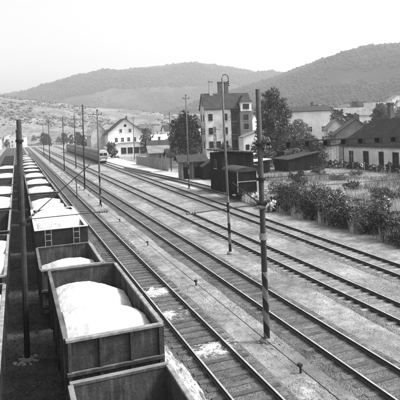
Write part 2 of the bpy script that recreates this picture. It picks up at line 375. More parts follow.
p = scatter_on(g1, 12000, .02, (.022, .47), 41); blobs('forest', p+[0,0,.2], crowns(len(p), .75, .6, .25, 3.2), 'hedge_far', .9, 'scattered trees and hedges on the pale left slope', 'trees', True)

# dark cinder strip between the two goods trains and pale sandy verge
def strip(name, x0, x1, y0, y1, z, m, sx=.5, sy=2.0, amp=.25, bend=None):
    xs = np.linspace(x0, x1, max(4, int((x1-x0)/sx)+1)); ys = np.arange(y0, y1+.01, sy)
    X, Y = np.meshgrid(xs, ys); edge = (fbm(Y*.4, X*0+x0, 6)-.47)*2*amp
    e = np.zeros_like(X); e[:, 0] = -1; e[:, -1] = 1
    Z = np.full_like(X, z)+(fbm(X*1.2, Y*1.2, 9)-.47)*.03; Z[:, 0] = Z[:, -1] = -.12
    XB = X+edge*np.abs(e)
    if bend: XB = XB+bend(Y)
    V = np.stack([XB, Y, Z], -1).reshape(-1, 3); nx, ny = len(xs), len(ys); i = np.arange((ny-1)*(nx-1)); a = (i//(nx-1))*nx+i % (nx-1)
    me = np_mesh(name, V, np.stack([a, a+1, a+nx+1, a+nx], 1), m, True); at = me.attributes.new('across', 'FLOAT', 'POINT'); at.data.foreach_set('value', X.ravel().astype(np.float32))
    o = link(name, me); tag(o, kind='structure'); return o
strip('cinder_ground', -7.5, 4.9, -4, 400, .075, 'cinder')

mat('yard', .36, .35, .25, .95, .3, 6, fine=.15)
strip('yard_ground', 24.4, 33.0, 68, 200, .045, 'yard', .6, 2.0, .6)
# ------------------------------------------------------------------ railway tracks
def bendD(Y): Y = np.asarray(Y, float); return .018*np.clip(Y-20, 0, 400)
def bend0(Y): return np.asarray(Y, float)*0
def rail_mesh(xoff, bend, y0, y1, step):
    """flat-bottom rail, swept along the track"""
    prof = [(-.07,0),(.07,0),(.07,.02),(.012,.05),(.012,.115),(.036,.125),(.036,.16),(-.036,.16),(-.036,.125),(-.012,.115),(-.012,.05),(-.07,.02)]
    ys = np.arange(y0, y1+.01, step); n = len(prof); V = []; F = []; mi = []
    for i, y in enumerate(ys):
        x = float(bend(y))+xoff
        V += [(x+u, y, v) for u, v in prof]
        if i:
            o = (i-1)*n
            for k in range(n):
                F.append((o+k, o+(k+1) % n, o+n+(k+1) % n, o+n+k)); mi.append(1 if k == 6 else 0)
    me = bpy.data.meshes.new('rail'); me.from_pydata(V, [], F); me.materials.append(MATS['steel_rail']); me.materials.append(MATS['rail_top'])
    me.polygons.foreach_set('material_index', mi); me.update()
    import bmesh
    bm = bmesh.new(); bm.from_mesh(me); bmesh.ops.recalc_face_normals(bm, faces=bm.faces); bm.to_mesh(me); bm.free()
    return me
SLEEPERS = []
for k in range(4):
    L2, W2 = 1.25, .125; mbs = MB(); j = [random.uniform(-.03, .03) for _ in range(8)]
    mbs.add([(-L2+j[0],-W2,-.14),(L2+j[1],-W2+j[2]*.4,-.14),(L2+j[1],W2,-.14),(-L2+j[0],W2,-.14),(-L2+j[0],-W2+.01,0),(L2+j[1],-W2+.01+j[2]*.4,0),(L2+j[1],W2-.01,0),(-L2+j[0],W2-.01+j[3]*.4,0)],
            [(0,3,2,1),(4,5,6,7),(0,1,5,4),(1,2,6,5),(2,3,7,6),(3,0,4,7)])
    for sx in (-.75, .75): mbs.box(sx-.11, sx+.11, -.085, .085, -.002, .014)     # tie plates
    SLEEPERS.append((mbs.mesh('sleeper', 'sleeper'), mbs.mesh('sleeper', 'sleeper_pale')))
def track(name, x, y0, y1, near, bend=bend0, zb=.085, bed='ballast', slp=True, width=3.1, pale=False):
    width = 3.5
    root = empty(name, (x, 0, 0), kind='structure')
    if bed:
        b = strip('track_bed', -width/2, width/2, y0, y1, zb, bed, .4, 1.5, .12, bend); b.parent = root; del b['kind']
    zs = zb+(.034 if x < 8 else .016)
    if slp:
        n = 0; y = y0+.3; far = []
        while y < y1-.5:
            s = .62+random.uniform(-.03, .03)
            sl = float(bend(y+.5)-bend(y-.5))
            if y < near:
                o = link('sleeper', SLEEPERS[random.randrange(4)][int(pale)], root, (float(bend(y))+random.uniform(-.03, .03), y, zs+random.uniform(-.012, .006)), (0, 0, -math.atan(sl)+random.uniform(-.012, .012)))
            elif y < 260: far.append((float(bend(y)), y))
            y += s
        fm = MB()
        for (a, yy) in far: fm.box(a-1.25, a+1.25, yy-.12, yy+.12, zs-.1, zs)
        if far: tag(fm.build('far_sleepers', 'sleeper_pale' if pale else 'sleeper', root), kind='stuff')
    st = 2.0 if bend is not bend0 else 8.0
    for sx in (-.75, .75): link('rail', rail_mesh(sx, bend, y0, y1, st), root, (0, 0, zs+.012))
    # fishplates at rail joints
    fp = MB().box(-.035, .035, -.3, .3, .03, .10).mesh('fishplate', 'steel_rail')
    for k in range(6):
        for sx in (-.75, .75):
            y = 9+k*12.5+(x*3.1) % 7; link('fishplate', fp, root, (sx+float(bend(y)), y, zs+.016))
    return root
XA, XB_, XC, XD, XW, XV = 7.05, 11.8, 16.5, 21.2, 2.5, -2.10
track('railway_track', XV, -3, 400, 0, bed=None, slp=False)
track('railway_track', XW, -3, 400, 0, bed=None, slp=False)
track('railway_track', XA, -3, 400, 75)
track('railway_track', XB_, -3, 400, 85)
track('railway_track', XC, -3, 400, 95, bed='ballast_stain_shade', pale=True)
track('railway_track', XD, -3, 400, 110, bendD, bed='ballast_stain_shade', pale=True)
def bendE(Y): Y = np.asarray(Y, float); return .018*np.clip(Y-20, 0, 400)-4.6*np.clip((Y-66)/62, 0, 1)**1.6
track('railway_track', 26.3, 48, 122, 110, bendE)
pf = MB().prism([(27.2,104),(29.6,104),(33.0,186),(27.0,186),(25.7,150),(25.6,126)], 'z', -.2, .32).build('platform', 'platform', None, bevel=.03); tag(pf, kind='structure')

# ------------------------------------------------------------------ loose stones and weeds (uncountable)
def stones(name, n, xr, yr, smin, smax, m, reject=None):
    x = rng.uniform(*xr, n); y = yr[0]+(yr[1]-yr[0])*rng.uniform(0, 1, n)**1.6
    if reject is not None: k = ~reject(x, y); x, y = x[k], y[k]
    n = len(x); s = rng.uniform(smin, smax, n)
    z = ground_z(x, y)
    for tx in (XA, XB_, XC):
        z = np.where(np.abs(x-tx) < 1.5, .085, z)
    z = np.where(np.abs(x-XD-bendD(y)) < 1.5, .085, z); z = np.where(x < 4.9, .075, z)
    base = np.array([(1,0,0),(-1,0,0),(0,1,0),(0,-1,0),(0,0,.7),(0,0,-.7)])
    F0 = np.array([(0,2,4),(2,1,4),(1,3,4),(3,0,4),(2,0,5),(1,2,5),(3,1,5),(0,3,5)])
    V = base[None]*rng.uniform(.6, 1.3, (n, 6, 1))+rng.uniform(-.25, .25, (n, 6, 3)); a = rng.uniform(0, 6.28, n)
    X = V[..., 0]*np.cos(a)[:, None]-V[..., 1]*np.sin(a)[:, None]; Y = V[..., 0]*np.sin(a)[:, None]+V[..., 1]*np.cos(a)[:, None]
    V = np.stack([X, Y, V[..., 2]], -1)*s[:, None, None]+np.stack([x, y, z+s*.2], -1)[:, None, :]
    o = link(name, np_mesh(name, V.reshape(-1, 3), (F0[None]+(np.arange(n)*6)[:, None, None]).reshape(-1, 3), m)); return tag(o, kind='stuff')
tag(stones('gravel', 36000, (4.9, 25), (5, 60), .014, .034, 'stone', lambda x, y: ((np.abs(x-XA) < 1.4) | (np.abs(x-XB_) < 1.4) | (np.abs(x-XC) < 1.4)) & (rng.uniform(0, 1, len(x)) < .85)), 'loose gravel strewn between the tracks', 'gravel')
tag(stones('gravel', 900, (-1.0, 1.4), (8, 40), .012, .035, 'stone'), 'pale crumbs of powder strewn between the goods trains', 'gravel')
tag(stones('gravel', 14000, (-7, 4.9), (6, 40), .02, .05, 'cinder'), 'dark clinker strewn between the goods trains', 'gravel')

def blades(name, x, y, z, h, wd, m, lean=.5, label=None, cat=None):
    n = len(x); a = rng.uniform(0, 6.28, n); l = rng.uniform(0, lean, n)*h; b = rng.uniform(0, 6.28, n)
    p = np.stack([x, y, z-.02], -1); t = np.stack([np.cos(a), np.sin(a), a*0], -1)*(wd/2)[:, None]
    tip = p+np.stack([np.cos(b)*l, np.sin(b)*l, h], -1)
    V = np.stack([p-t, p+t, tip], 1).reshape(-1, 3); F = np.arange(n*3).reshape(-1, 3)
    o = link(name, np_mesh(name, V, F, m)); return tag(o, label, cat, kind='stuff')
# weeds between tracks, in patches
n = 90000; x = rng.uniform(4.9, 25.5, n); y = 8+rng.uniform(0, 1, n)**1.5*85
k = fbm(x*.35, y*.22, 51) > .55
for tx in (XA, XB_, XC): k &= np.abs(x-tx) > 1.45
k &= np.abs(x-XD-bendD(y)) > 1.45
x, y = x[k], y[k]; h = rng.uniform(.03, .13, len(x))
blades('weeds', x, y, ground_z(x, y), h, h*.2+.008, 'weed', .8, 'low weeds growing in patches between the tracks', 'weeds')
# rough grass on the bank at the right
n = 230000; x = 25+rng.uniform(0, 1, n)**.8*46; y = 14+rng.uniform(0, 1, n)*72
k = (x > 26.3+bendD(y)*.5) & (fbm(x*.25, y*.25, 61) > .34); x, y = x[k], y[k]
k = ~((x > 29) & (x < 36) & (y > 60) & (y < 70)) & (x < 57.9); x, y = x[k], y[k]
h = rng.uniform(.08, .34, len(x)); blades('bank_grass', x, y, ground_z(x, y), h, h*.07+.02, 'grass_dry', .6, 'tall pale grass covering the bank at right', 'grass')

# ------------------------------------------------------------------ goods wagons
def wheel_mesh():
    b = MB(); r = .47; n = 20; V = []; F = []
    prof = [(-.07,.05),(-.07,.12),(-.02,.14),(-.02,.38),(-.07,.40),(-.07,r),(.045,r),(.05,r+.03),(.075,r+.03),(.075,.40),(.03,.38),(.03,.14),(.075,.12),(.075,.05)]
    for k in range(n):
        t = 2*math.pi*k/n; V += [(u, rr*math.cos(t), rr*math.sin(t)) for u, rr in prof]
    m = len(prof)
    for k in range(n):
        for i in range(m-1): F.append((k*m+i, k*m+i+1, ((k+1) % n)*m+i+1, ((k+1) % n)*m+i))
    return b.add(V, F).mesh('wheel', 'wagon_frame')
WHEEL = wheel_mesh()
BUFF = MB().tube([(0,0,0),(0,-.32,0)], .09, 10).tube([(0,-.32,0),(0,-.36,0)], .2, 12).tube([(0,-.36,0),(0,-.39,0)], [.2,.14], 12).mesh('buffer', 'wagon_frame')
AXB = MB().box(-.1,.1,-.14,.14,-.15,.15).bar((.02,-.6,.22),(.02,.6,.22),.08,.06).bar((.02,-.6,.22),(.02,0,.15),.08,.05).bar((.02,.6,.22),(.02,0,.15),.08,.05).mesh('axle_box', 'wagon_frame')
def running_gear(root, L, W, base):
    """origin: wagon centre, rail top at z=.17"""
    h2 = L/2
    f = MB()
    for s in (-1, 1): f.bar((s*.8,-h2,1.05),(s*.8,h2,1.05),.09,.26)
    for y in (-h2+.06, 0, h2-.06): f.bar((-W/2+.1,y,1.05),(W/2-.1,y,1.05),.12,.26)
    f.build('underframe', 'wagon_frame', root)
    for y in (-base/2, base/2):
        ax = MB().tube([(-.95,y,.645),(.95,y,.645)], .07, 8).build('axle', 'wagon_frame', root)
        for s in (-1, 1):
            link('wheel', WHEEL, ax, (s*.75, y, .645), (0, 0, 0 if s > 0 else math.pi))
            link('axle_box', AXB, root, (s*.98, y, .66))
    for s in (-1, 1):
        for x in (-.87, .87): link('buffer', BUFF, root, (x, s*(h2), 1.06), (0, 0, 0 if s < 0 else math.pi))
    c = MB().tube([(0,-h2,1.0),(0,-h2-.35,.92),(0,-h2-.55,.98)], .035, 6); c.build('coupling', 'wagon_frame', root)

def open_wagon(xc, y0, y1, W, top, label, bays=3, sbays=6, paint='wagon_paint', floor=1.25, mid=None, base=None, detail=True):
    L = y1-y0; root = empty('open_wagon', (xc, (y0+y1)/2, 0), 0, label, 'wagon', 'goods wagons of the two standing trains')
    h2 = L/2; w2 = W/2; t = .05
    running_gear(root, L-.1, W, base or L*.55)
    MB().box(-w2+.02, w2-.02, -h2+.02, h2-.02, floor-.08, floor).build('floor', 'wagon_inside', root)
    mid = mid or floor+(top-floor)*.42
    for s in (-1, 1):                                   # end walls with panels between posts
        ew = MB().box(-w2+.006, w2-.006, s*(h2-.03)-t/2, s*(h2-.03)+t/2, floor, top-.08).build('end_wall', 'wagon_inside', root)
        out = s*(h2-.03)+s*t/2
        xs = [-w2+.06+(W-.12)*i/bays for i in range(bays+1)]
        if detail:
            for i, x in enumerate(xs):
                x = x+(.03 if i == 0 else -.03 if i == bays else 0)
                MB().box(x-.05, x+.05, min(out, out+s*.09), max(out, out+s*.09), floor+.0, top-.09).build('end_post', paint, ew, bevel=.008)
            for i in range(bays):
                a, b = xs[i]+(.09 if i == 0 else .055), xs[i+1]-(.09 if i == bays-1 else .055)
                for (z0, z1) in ((mid+.06, top-.10), (floor+.03, mid-.06)):
                    MB().box(a, b, min(out+s*.002, out+s*.014), max(out+s*.002, out+s*.014), z0, z1).build('panel', paint, ew, bevel=.005)
            MB().box(-w2+.0, w2, min(out+s*.02, out+s*.13), max(out+s*.02, out+s*.13), mid-.055, mid+.055).build('cross_rail', paint, ew, bevel=.01)
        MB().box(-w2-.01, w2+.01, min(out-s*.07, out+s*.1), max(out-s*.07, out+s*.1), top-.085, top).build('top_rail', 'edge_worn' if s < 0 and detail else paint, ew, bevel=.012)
    for s in (-1, 1):
        sw = MB().box(s*(w2-.03)-t/2, s*(w2-.03)+t/2, -h2+.0555, h2-.0555, floor, top-.08).build('side_wall', 'wagon_inside', root)
        out = s*(w2-.03)+s*t/2
        if detail:
            for i in range(sbays+1):
                y = -h2+.13+(L-.26)*i/sbays
                MB().box(min(out, out+s*.07), max(out, out+s*.07), y-.045, y+.045, floor-.15, top-.09).build('side_post', paint, sw)
                if 0 < i < sbays: MB().box(min(s*(w2-.055), s*(w2-.07)), max(s*(w2-.055), s*(w2-.07)), y-.06, y+.06, floor+.02, top-.09).build('inner_strap', 'wagon_inside', sw)
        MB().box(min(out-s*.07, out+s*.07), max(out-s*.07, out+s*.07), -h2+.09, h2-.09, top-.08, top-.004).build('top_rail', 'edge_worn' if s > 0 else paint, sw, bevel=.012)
    return root
def heap(xc, y0, y1, W, floor, hf, label, nx=64, ny=140, m='powder'):
    xs = np.linspace(-W/2, W/2, nx); ys = np.linspace(y0, y1, ny); X, Y = np.meshgrid(xs, ys)
    Z = hf(X, Y)+(fbm(X*1.7, Y*1.7, 77)-.47)*.13+(fbm(X*6, Y*6, 78)-.47)*.06
    Z = np.maximum(Z, floor+.015)
    yc = (y0+y1)/2
    V = np.concatenate([np.stack([X, Y-yc, Z], -1).reshape(-1, 3), np.stack([X, Y-yc, X*0+floor+.004], -1).reshape(-1, 3)])
    i = np.arange((ny-1)*(nx-1)); a = (i//(nx-1))*nx+i % (nx-1); T = nx*ny
    F = [np.stack([a, a+1, a+nx+1, a+nx], 1), np.stack([T+a, T+a+nx, T+a+nx+1, T+a+1], 1)]
    ring = list(range(nx-1))+[k*nx+nx-1 for k in range(ny-1)]+[(ny-1)*nx+k for k in range(nx-1, 0, -1)]+[k*nx for k in range(ny-1, 0, -1)]
    ring = np.array(ring); nxt = np.roll(ring, -1); F.append(np.stack([ring, ring+T, nxt+T, nxt], 1))
    o = link('powder_heap', np_mesh('powder_heap', V, np.concatenate(F), m, True), None, (xc, yc, 0))
    return tag(o, label, 'heap', 'white loads in the goods wagons')
def cone(X, Y, cx, cy, top, r, flat=.25, sl=.62):
    d = np.sqrt((X-cx)**2+(Y-cy)**2); return top-sl*(np.sqrt(d*d+flat*flat*4)-flat*2)

# the standing train right of the mast, near to far
open_wagon(2.42, 4.3, 13.25, 2.66, 2.6, 'empty open wagon nearest the camera, cut off by the lower edge', 3, 7, 'wagon_paint_pale', 1.25)
open_wagon(2.57, 14.6, 22.35, 2.88, 3.2, 'open wagon with panelled end and the large white double heap', 3, 6, 'wagon_paint', 1.3, mid=2.2)
heap(2.57, 14.75, 22.2, 2.70, 1.3, lambda X, Y: np.maximum(np.maximum(cone(X, Y, -.45, 16.4, 3.38, 2, .55, .55), cone(X, Y, -.5, 19.5, 3.30, 2, .45, .60)), 1.32), 'large white double heap in the panelled open wagon')
open_wagon(2.25, 23.6, 28.3, 2.82, 2.95, 'short low open wagon between the panelled wagon and the hopper', 3, 4, 'wagon_paint', 1.25)
heap(2.25, 23.75, 28.15, 2.64, 1.25, lambda X, Y: cone(X, Y, .1, 25.6, 2.75, 2, .6, .5), 'low white heap in the short open wagon before the hopper')

def hopper(xc, y0, y1, W, top, label):
    L = y1-y0; root = empty('hopper_wagon', (xc, (y0+y1)/2, 0), 0, label, 'wagon', 'goods wagons of the two standing trains'); h2 = L/2; w2 = W/2
    running_gear(root, L-.1, W, L*.55)
    f0 = 2.15
    for s in (-1, 1):
        e = MB().box(-w2+.04, w2-.04, min(s*(h2-.09), s*(h2-.03)), max(s*(h2-.09), s*(h2-.03)), f0, top-.06).build('end_wall', 'wagon_frame', root)
        MB().box(-w2-.03, w2+.03, min(s*(h2-.12), s*(h2+.03)), max(s*(h2-.12), s*(h2+.03)), top-.06, top).build('top_rail', 'powder_dust', e, bevel=.01)
        MB().box(-w2+.05, w2-.05, min(s*(h2-.02), s*(h2+.12)), max(s*(h2-.02), s*(h2+.12)), f0-.16, f0-.04).build('end_sill', 'powder_dust', e, bevel=.01)
        lo = MB().prism([(-w2+.35, 1.25), (w2-.35, 1.25), (w2-.06, f0-.05), (-w2+.06, f0-.05)], 'y', s*(h2-.30), s*(h2-.24)); lo.build('chute_plate', 'wagon_frame', root)
        for x in (-w2+.16, w2-.16):
            MB().box(x-.05, x+.05, min(s*(h2-.12), s*(h2-.02)), max(s*(h2-.12), s*(h2-.02)), 1.1, f0-.1).build('corner_post', 'wagon_paint_pale', root)
        MB().box(-w2+.1, w2-.1, min(s*(h2-.3), s*(h2+.15)), max(s*(h2-.3), s*(h2+.15)), 1.19, 1.25).build('end_platform', 'wagon_frame', root)
        for x in (-.78, .82):
            lad = empty('ladder'); lad.parent = root
            for a in (-.17, .17): MB().bar((x+a, s*(h2+.14), 1.3), (x+a, s*(h2+.14), top-.02), .045, .045).build('stile', 'edge_worn', lad)
            for k in range(6): MB().bar((x-.2, s*(h2+.145), 1.5+k*.36), (x+.2, s*(h2+.145), 1.5+k*.36), .04, .035).build('rung', 'edge_worn', lad)
    for s in (-1, 1):
        sw = MB().box(min(s*(w2-.09), s*(w2-.03)), max(s*(w2-.09), s*(w2-.03)), -h2+.1, h2-.1, f0, top-.065).build('side_wall', 'wagon_paint', root)
        MB().prism([(s*(w2-.06), f0), (s*.55, 1.25), (s*.48, 1.25), (s*(w2-.12), f0)], 'y', -h2+.35, h2-.35).build('slope_sheet', 'wagon_paint', root)
        for i in range(7):
            y = -h2+.2+(L-.4)*i/6; MB().box(min(s*(w2-.03), s*(w2+.04)), max(s*(w2-.03), s*(w2+.04)), y-.04, y+.04, f0-.1, top-.07).build('side_post', 'wagon_paint', sw)
        MB().box(min(s*(w2-.14), s*(w2+.04)), max(s*(w2-.14), s*(w2+.04)), -h2+.13, h2-.13, top-.062, top-.003).build('top_rail', 'powder_dust', sw, bevel=.01)
    return root
hopper(2.33, 30.0, 38.4, 3.0, 3.6, 'tall dusty hopper wagon with two ladders on its dark end')
heap(2.33, 30.12, 38.28, 2.80, 2.3, lambda X, Y: np.minimum(3.72, 3.80-.55*np.clip(.55+1.0*np.abs(X-.1)-.62*(Y-30.1), 0, 3)-.5*np.clip(.4+.8*np.abs(X)-.7*(38.3-Y), 0, 3)-.10*np.abs(X)-.12*np.exp(-(Y-34.4)**2*2)), 'white load levelled to the brim of the tall hopper wagon', m='powder_dust')
LW = [(40.0, 51.9), (53.2, 62.6), (63.9, 73.6), (74.9, 84.6), (85.9, 95.6), (96.9, 106.6), (107.9, 117.6), (118.9, 128.6), (129.9, 139.6), (140.9, 150.6), (151.9, 161.6)]
ORD = ['first', 'second', 'third', 'fourth', 'fifth', 'sixth', 'seventh', 'eighth', 'ninth']+[nth(k) for k in range(10, 20)]
for i, (a, b) in enumerate(LW):
    open_wagon(2.4, a, b, 2.86, 3.1+(.1 if i % 3 == 1 else 0), 'dark open wagon heaped with white, %s behind the hopper' % ORD[i], 3, 6, 'wagon_paint', 1.25, detail=i < 4)
    c = (a+b)/2+random.uniform(-.6, .4)
    heap(2.4, a+.15, b-.15, 2.68, 1.25, lambda X, Y, c=c: np.maximum(cone(X, Y, .05, c-1.7, 3.20, 2, .8, .5), cone(X, Y, .05, c+1.9, 3.16, 2, .8, .5)), 'white heap in the %s open wagon behind the hopper' % ORD[i], 24, 40)
# the train at the left edge
LV = [(4.0, 12.2), (13.5, 22.2), (23.5, 33.2), (34.5, 44.2), (45.5, 55.2), (56.5, 66.2), (67.5, 77.2), (78.5, 88.2), (89.5, 99.2)] + [(100.5+11*k, 110.2+11*k) for k in range(6)]
for i, (a, b) in enumerate(LV):
    open_wagon(-2.10, a, b, 2.86, 2.95, 'dark open wagon in the train at the left edge, %s from the camera' % ORD[i], 3, 6, 'wagon_paint', 1.25, detail=i < 3)
    c = (a+b)/2
    if i in (3, 6, 8) or i > 9: continue
    heap(-2.10, a+.15, b-.15, 2.68, 1.25, lambda X, Y, c=c: np.maximum(cone(X, Y, .25, c-1.9, 3.2, 2, .9, .45), cone(X, Y, .2, c+1.9, 3.15, 2, .9, .45)), 'white heap in the %s wagon of the train at the left edge' % ORD[i], 24, 44)

# white powder spilt on the ground
def spill(cx, cy, rx, ry, hgt, label, seed, z=.09, thick=1.0):
    n = 150; xs = np.linspace(-1.5, 1.5, n); X, Y = np.meshgrid(xs, xs)
    q = 1.0-np.sqrt(X*X+Y*Y)+(fbm(X*1.6+seed, Y*1.6, seed)-.47)*2.0+(fbm(X*7+seed, Y*7, seed+3)-.47)*1.5+(fbm(X*24, Y*24, seed+5)-.47)*.9
    Hh = np.minimum(hgt*q, hgt*.55)+(fbm(X*12, Y*12, seed+7)-.47)*.012
    V = np.stack([X*rx, Y*ry, Hh], -1).reshape(-1, 3); i = np.arange((n-1)*(n-1)); a = (i//(n-1))*n+i % (n-1); F = np.stack([a, a+1, a+n+1, a+n], 1)
    k = (Hh.ravel()[F] > -.012).all(1); F = F[k]
    used = np.unique(F); rm = -np.ones(len(V), int); rm[used] = np.arange(len(used))
    me = np_mesh('powder_spill', V[used], rm[F], 'spill_dust', True); at = me.attributes.new('thick', 'FLOAT', 'POINT'); at.data.foreach_set('value', np.clip(q.ravel()[used]*thick, 0, 2).astype(np.float32))
    o = link('powder_spill', me, None, (cx, cy, z)); return tag(o, label, 'spill', 'white powder spilt on the ground')
spill(5.25, 16.8, .75, 4.2, .07, 'white powder spilt along the ground beside the panelled wagon', 3, .04)
spill(6.9, 26.5, .95, .8, .085, 'white powder spilt across the sleepers beside the double heap wagon', 5, .10)
spill(6.6, 23.2, .9, .7, .075, 'white powder patch between rails just nearer than the largest patch', 9, .10)
spill(7.2, 18.6, .9, .6, .06, 'thin white powder patch on sleepers below the first patches', 13, .10)
spill(9.0, 14.6, .65, .8, .03, 'pale powder patch on the ground by the foot of the wooden mast', 17, .02, .3)
spill(5.5, 23.5, .40, 2.2, .04, 'thin white powder streak close under the wagon side', 21, .04)

# ------------------------------------------------------------------ masts
def lean(o, deg=0.0, fwd=0.0): o.rotation_euler = (R(fwd), R(deg), o.rotation_euler[2]); return o
def mast(name, x, y, H, r0, r1, m, label, cap=True, foot=True, grp='tall masts along the tracks', ins=True, z=0):
    root = empty(name, (x, y, z), 0, label, 'mast', grp)
    MB().tube([(0,0,-.3),(0,0,H*.5),(0,0,H)], [r0,(r0+r1)/2,r1], 12).build('shaft', m, root, True)
    if foot: MB().tube([(0,0,-.2),(0,0,.12),(0,0,.2)], [r0*2.3,r0*2.2,r0*1.5], 10).build('footing', 'stone', root)
    if cap: MB().tube([(0,0,H),(0,0,H+.08),(0,0,H+.14)], [r1*1.3,r1*1.3,r1*.4], 10).build('cap', 'mast', root)
    if ins:
        a = MB().bar((-.55,0,H-.5),(.55,0,H-.5),.07,.07).build('cross_arm', 'mast', root)
        for s in (-.5, .5): MB().tube([(s,0,H-.46),(s,0,H-.38),(s,0,H-.36),(s,0,H-.28),(s,0,H-.26),(s,0,H-.2)], [.03,.06,.035,.06,.035,.02], 8).build('insulator', 'insulator', a)
    return root
def insul(mb, p, q, n=4, r=.075):
    p, q = Vector(p), Vector(q); pts = []; rs = []
    for i in range(n*2+1): pts.append(p.lerp(q, i/(n*2))); rs.append(r if i % 2 else r*.5)
    mb.tube(pts, rs, 8); return mb
m1 = mast('catenary_mast', .12, 21.0, 9.75, .115, .095, 'mast', 'thick dark mast standing between the two goods trains', ins=False, cap=False)
rb = MB()
for k in range(34):
    a = random.uniform(0, 6.28); d = random.uniform(.1, .6)**1.2; s = random.uniform(.02, .09); x_, y_ = math.cos(a)*d, math.sin(a)*d; rb.tube([(x_, y_, .05),(x_+random.uniform(-.03, .03), y_+random.uniform(-.03, .03), .06+s*.5),(x_+random.uniform(-.05, .05), y_+random.uniform(-.05, .05), .07+s)], [s*1.3, s*random.uniform(.9, 1.5), s*.4], random.choice((4, 5, 6)))
rb.build('footing_stones', 'stone', m1)
arm = MB().tube([(0,0,5.72),(3.3,0,5.75)], .02, 6).build('steady_arm', 'mast', m1); insul(MB(), (3.05,0,5.75), (3.45,0,5.75), 4, .07).build('insulator', 'insulator', arm)
arm = MB().tube([(0,0,5.55),(2.75,0,7.78)], .02, 6).build('bracket_tube', 'mast', m1); insul(MB(), (.25,0,5.75), (.6,0,6.04), 3, .06).build('insulator', 'insulator', arm)
MB().tube([(2.15,0,7.28),(2.18,0,6.4)], .02, 5).build('dropper', 'mast', m1)
for z in (5.6, 8.9): MB().tube([(0,0,z-.05),(0,0,z+.05)], .155, 12).build('clamp', 'wagon_frame', m1)
MB().tube([(-.03,-.2,1.0),(-.03,-.18,7.5)], .022, 5).build('cable', 'wagon_frame', m1)

m2 = mast('catenary_mast', 9.62, 18.5, 10.7, .135, .10, 'mast_banded', 'dark mast with painted bands carrying the long girder, nearest the camera', ins=False, cap=False)
rubble = MB()
for k in range(30):
    a = random.uniform(0, 6.28); d = random.uniform(.2, .65); s = random.uniform(.02, .08); x_, y_ = math.cos(a)*d, math.sin(a)*d; rubble.tube([(x_, y_, -.03),(x_+random.uniform(-.03, .03), y_+random.uniform(-.03, .03), s*.5),(x_+random.uniform(-.05, .05), y_+random.uniform(-.05, .05), s)], [s*1.3, s*random.uniform(.9, 1.5), s*.4], random.choice((4, 5, 6)))
rubble.build('footing_stones', 'stone', m2)
MB().tube([(0,0,4.35),(0,0,4.62)], .165, 12).build('number_plate_band', 'edge_worn', m2)
for z in (5.85, 6.9, 8.35): MB().tube([(0,0,z-.06),(0,0,z+.06)], .2, 12).build('clamp', 'wagon_frame', m2)
arm = MB().tube([(0,0,5.85),(-3.3,0,5.75)], .02, 6).build('steady_arm', 'mast', m2); insul(MB(), (-2.95,0,5.76), (-3.4,0,5.75), 4, .06).build('insulator', 'insulator', arm)
arm = MB().tube([(0,0,5.8),(-1.35,0,6.85)], .026, 6).build('bracket_tube', 'mast', m2)
for (z, d) in ((8.55, .35), (8.2, .42), (5.95, .3), (5.7, -.25)): insul(MB(), (.1,-.14,z), (d,-.2,z+.05), 3, .1).build('insulator', 'insulator', m2)
# lattice girder from the mast to the right, over the tracks
gd = empty('lattice_girder', (9.62, 18.5, 8.22), 0, 'long lattice girder reaching right from the dark banded mast', 'girder')
GL = 21.6
for y in (-.12, .12):
    MB().bar((.1,y,.20),(GL,y,.20),.05,.05).build('chord', 'wagon_frame', gd)
    MB().bar((.1,y,-.06),(GL,y,-.06),.05,.05).build('chord', 'wagon_frame', gd)
k = 0
while k*.95+.5 < GL:
    x = .5+k*.95
    MB().box(x-.09,x+.09,-.15,.15,-.034,.174).build('batten', 'wagon_frame', gd); k += 1
m2r = mast('catenary_mast', 31.4, 18.5, 9.6, .15, .12, 'mast', 'mast at the far right end of the lattice girder', ins=False)

m3 = mast('catenary_mast', 14.2, 32.5, 12.4, .105, .07, 'mast_banded_thin', 'slim pale mast with black and white bands and hooked top', cap=False, ins=False)
hk = MB().tube([(0,0,12.35),(.0,0,12.7),(.12,0,12.95),(.32,0,13.0),(.5,0,12.85),(.52,0,12.6)], .03, 8).build('hook', 'mast', m3)
insul(MB(), (.52,0,12.6), (.52,0,12.15), 3, .08).build('insulator', 'insulator', hk)
lean(m3, -.8)
mast('catenary_mast', 9.55, 61.6, 11.9, .12, .09, 'mast_banded_thin', 'slim mast standing nearest the train of open wagons, in mid distance')
lean(mast('catenary_mast', 10.0, 80.2, 13.6, .12, .1, 'mast', 'tall mast with a box at its top, left of the railcar'), .6)
mast('catenary_mast', 10.6, 122, 13.0, .12, .09, 'mast', 'slim mast left of the railcar, third along the middle row')
mast('catenary_mast', 9.9, 165, 13.8, .13, .1, 'mast', 'distant slim mast, fourth along the middle row')
mast('catenary_mast', 10.6, 215, 13.8, .14, .1, 'mast', 'faint distant mast, fifth along the middle row')
mast('catenary_mast', 14.2, 130, 14, .13, .1, 'mast', 'tall distant mast beside the rear of the railcar')
mast('catenary_mast', 0.1, 62, 9.7, .16, .13, 'mast', 'mast half hidden behind the thick dark mast, between the goods trains', ins=False)
mast('catenary_mast', 0.1, 100, 9.7, .16, .13, 'mast', 'farthest mast between the two goods trains', ins=False)
m6 = mast('catenary_mast', 24.7, 71.5, 14.4, .12, .09, 'mast_banded_thin', 'slim banded mast in front of the dark leafy tree')
m9 = mast('catenary_mast', 31.6, 103, 13.0, .10, .07, 'mast', 'slim mast at the end of the board fence')
mast('catenary_mast', 36.5, 160, 14.0, .11, .08, 'mast', 'slim mast in front of the white station gable')
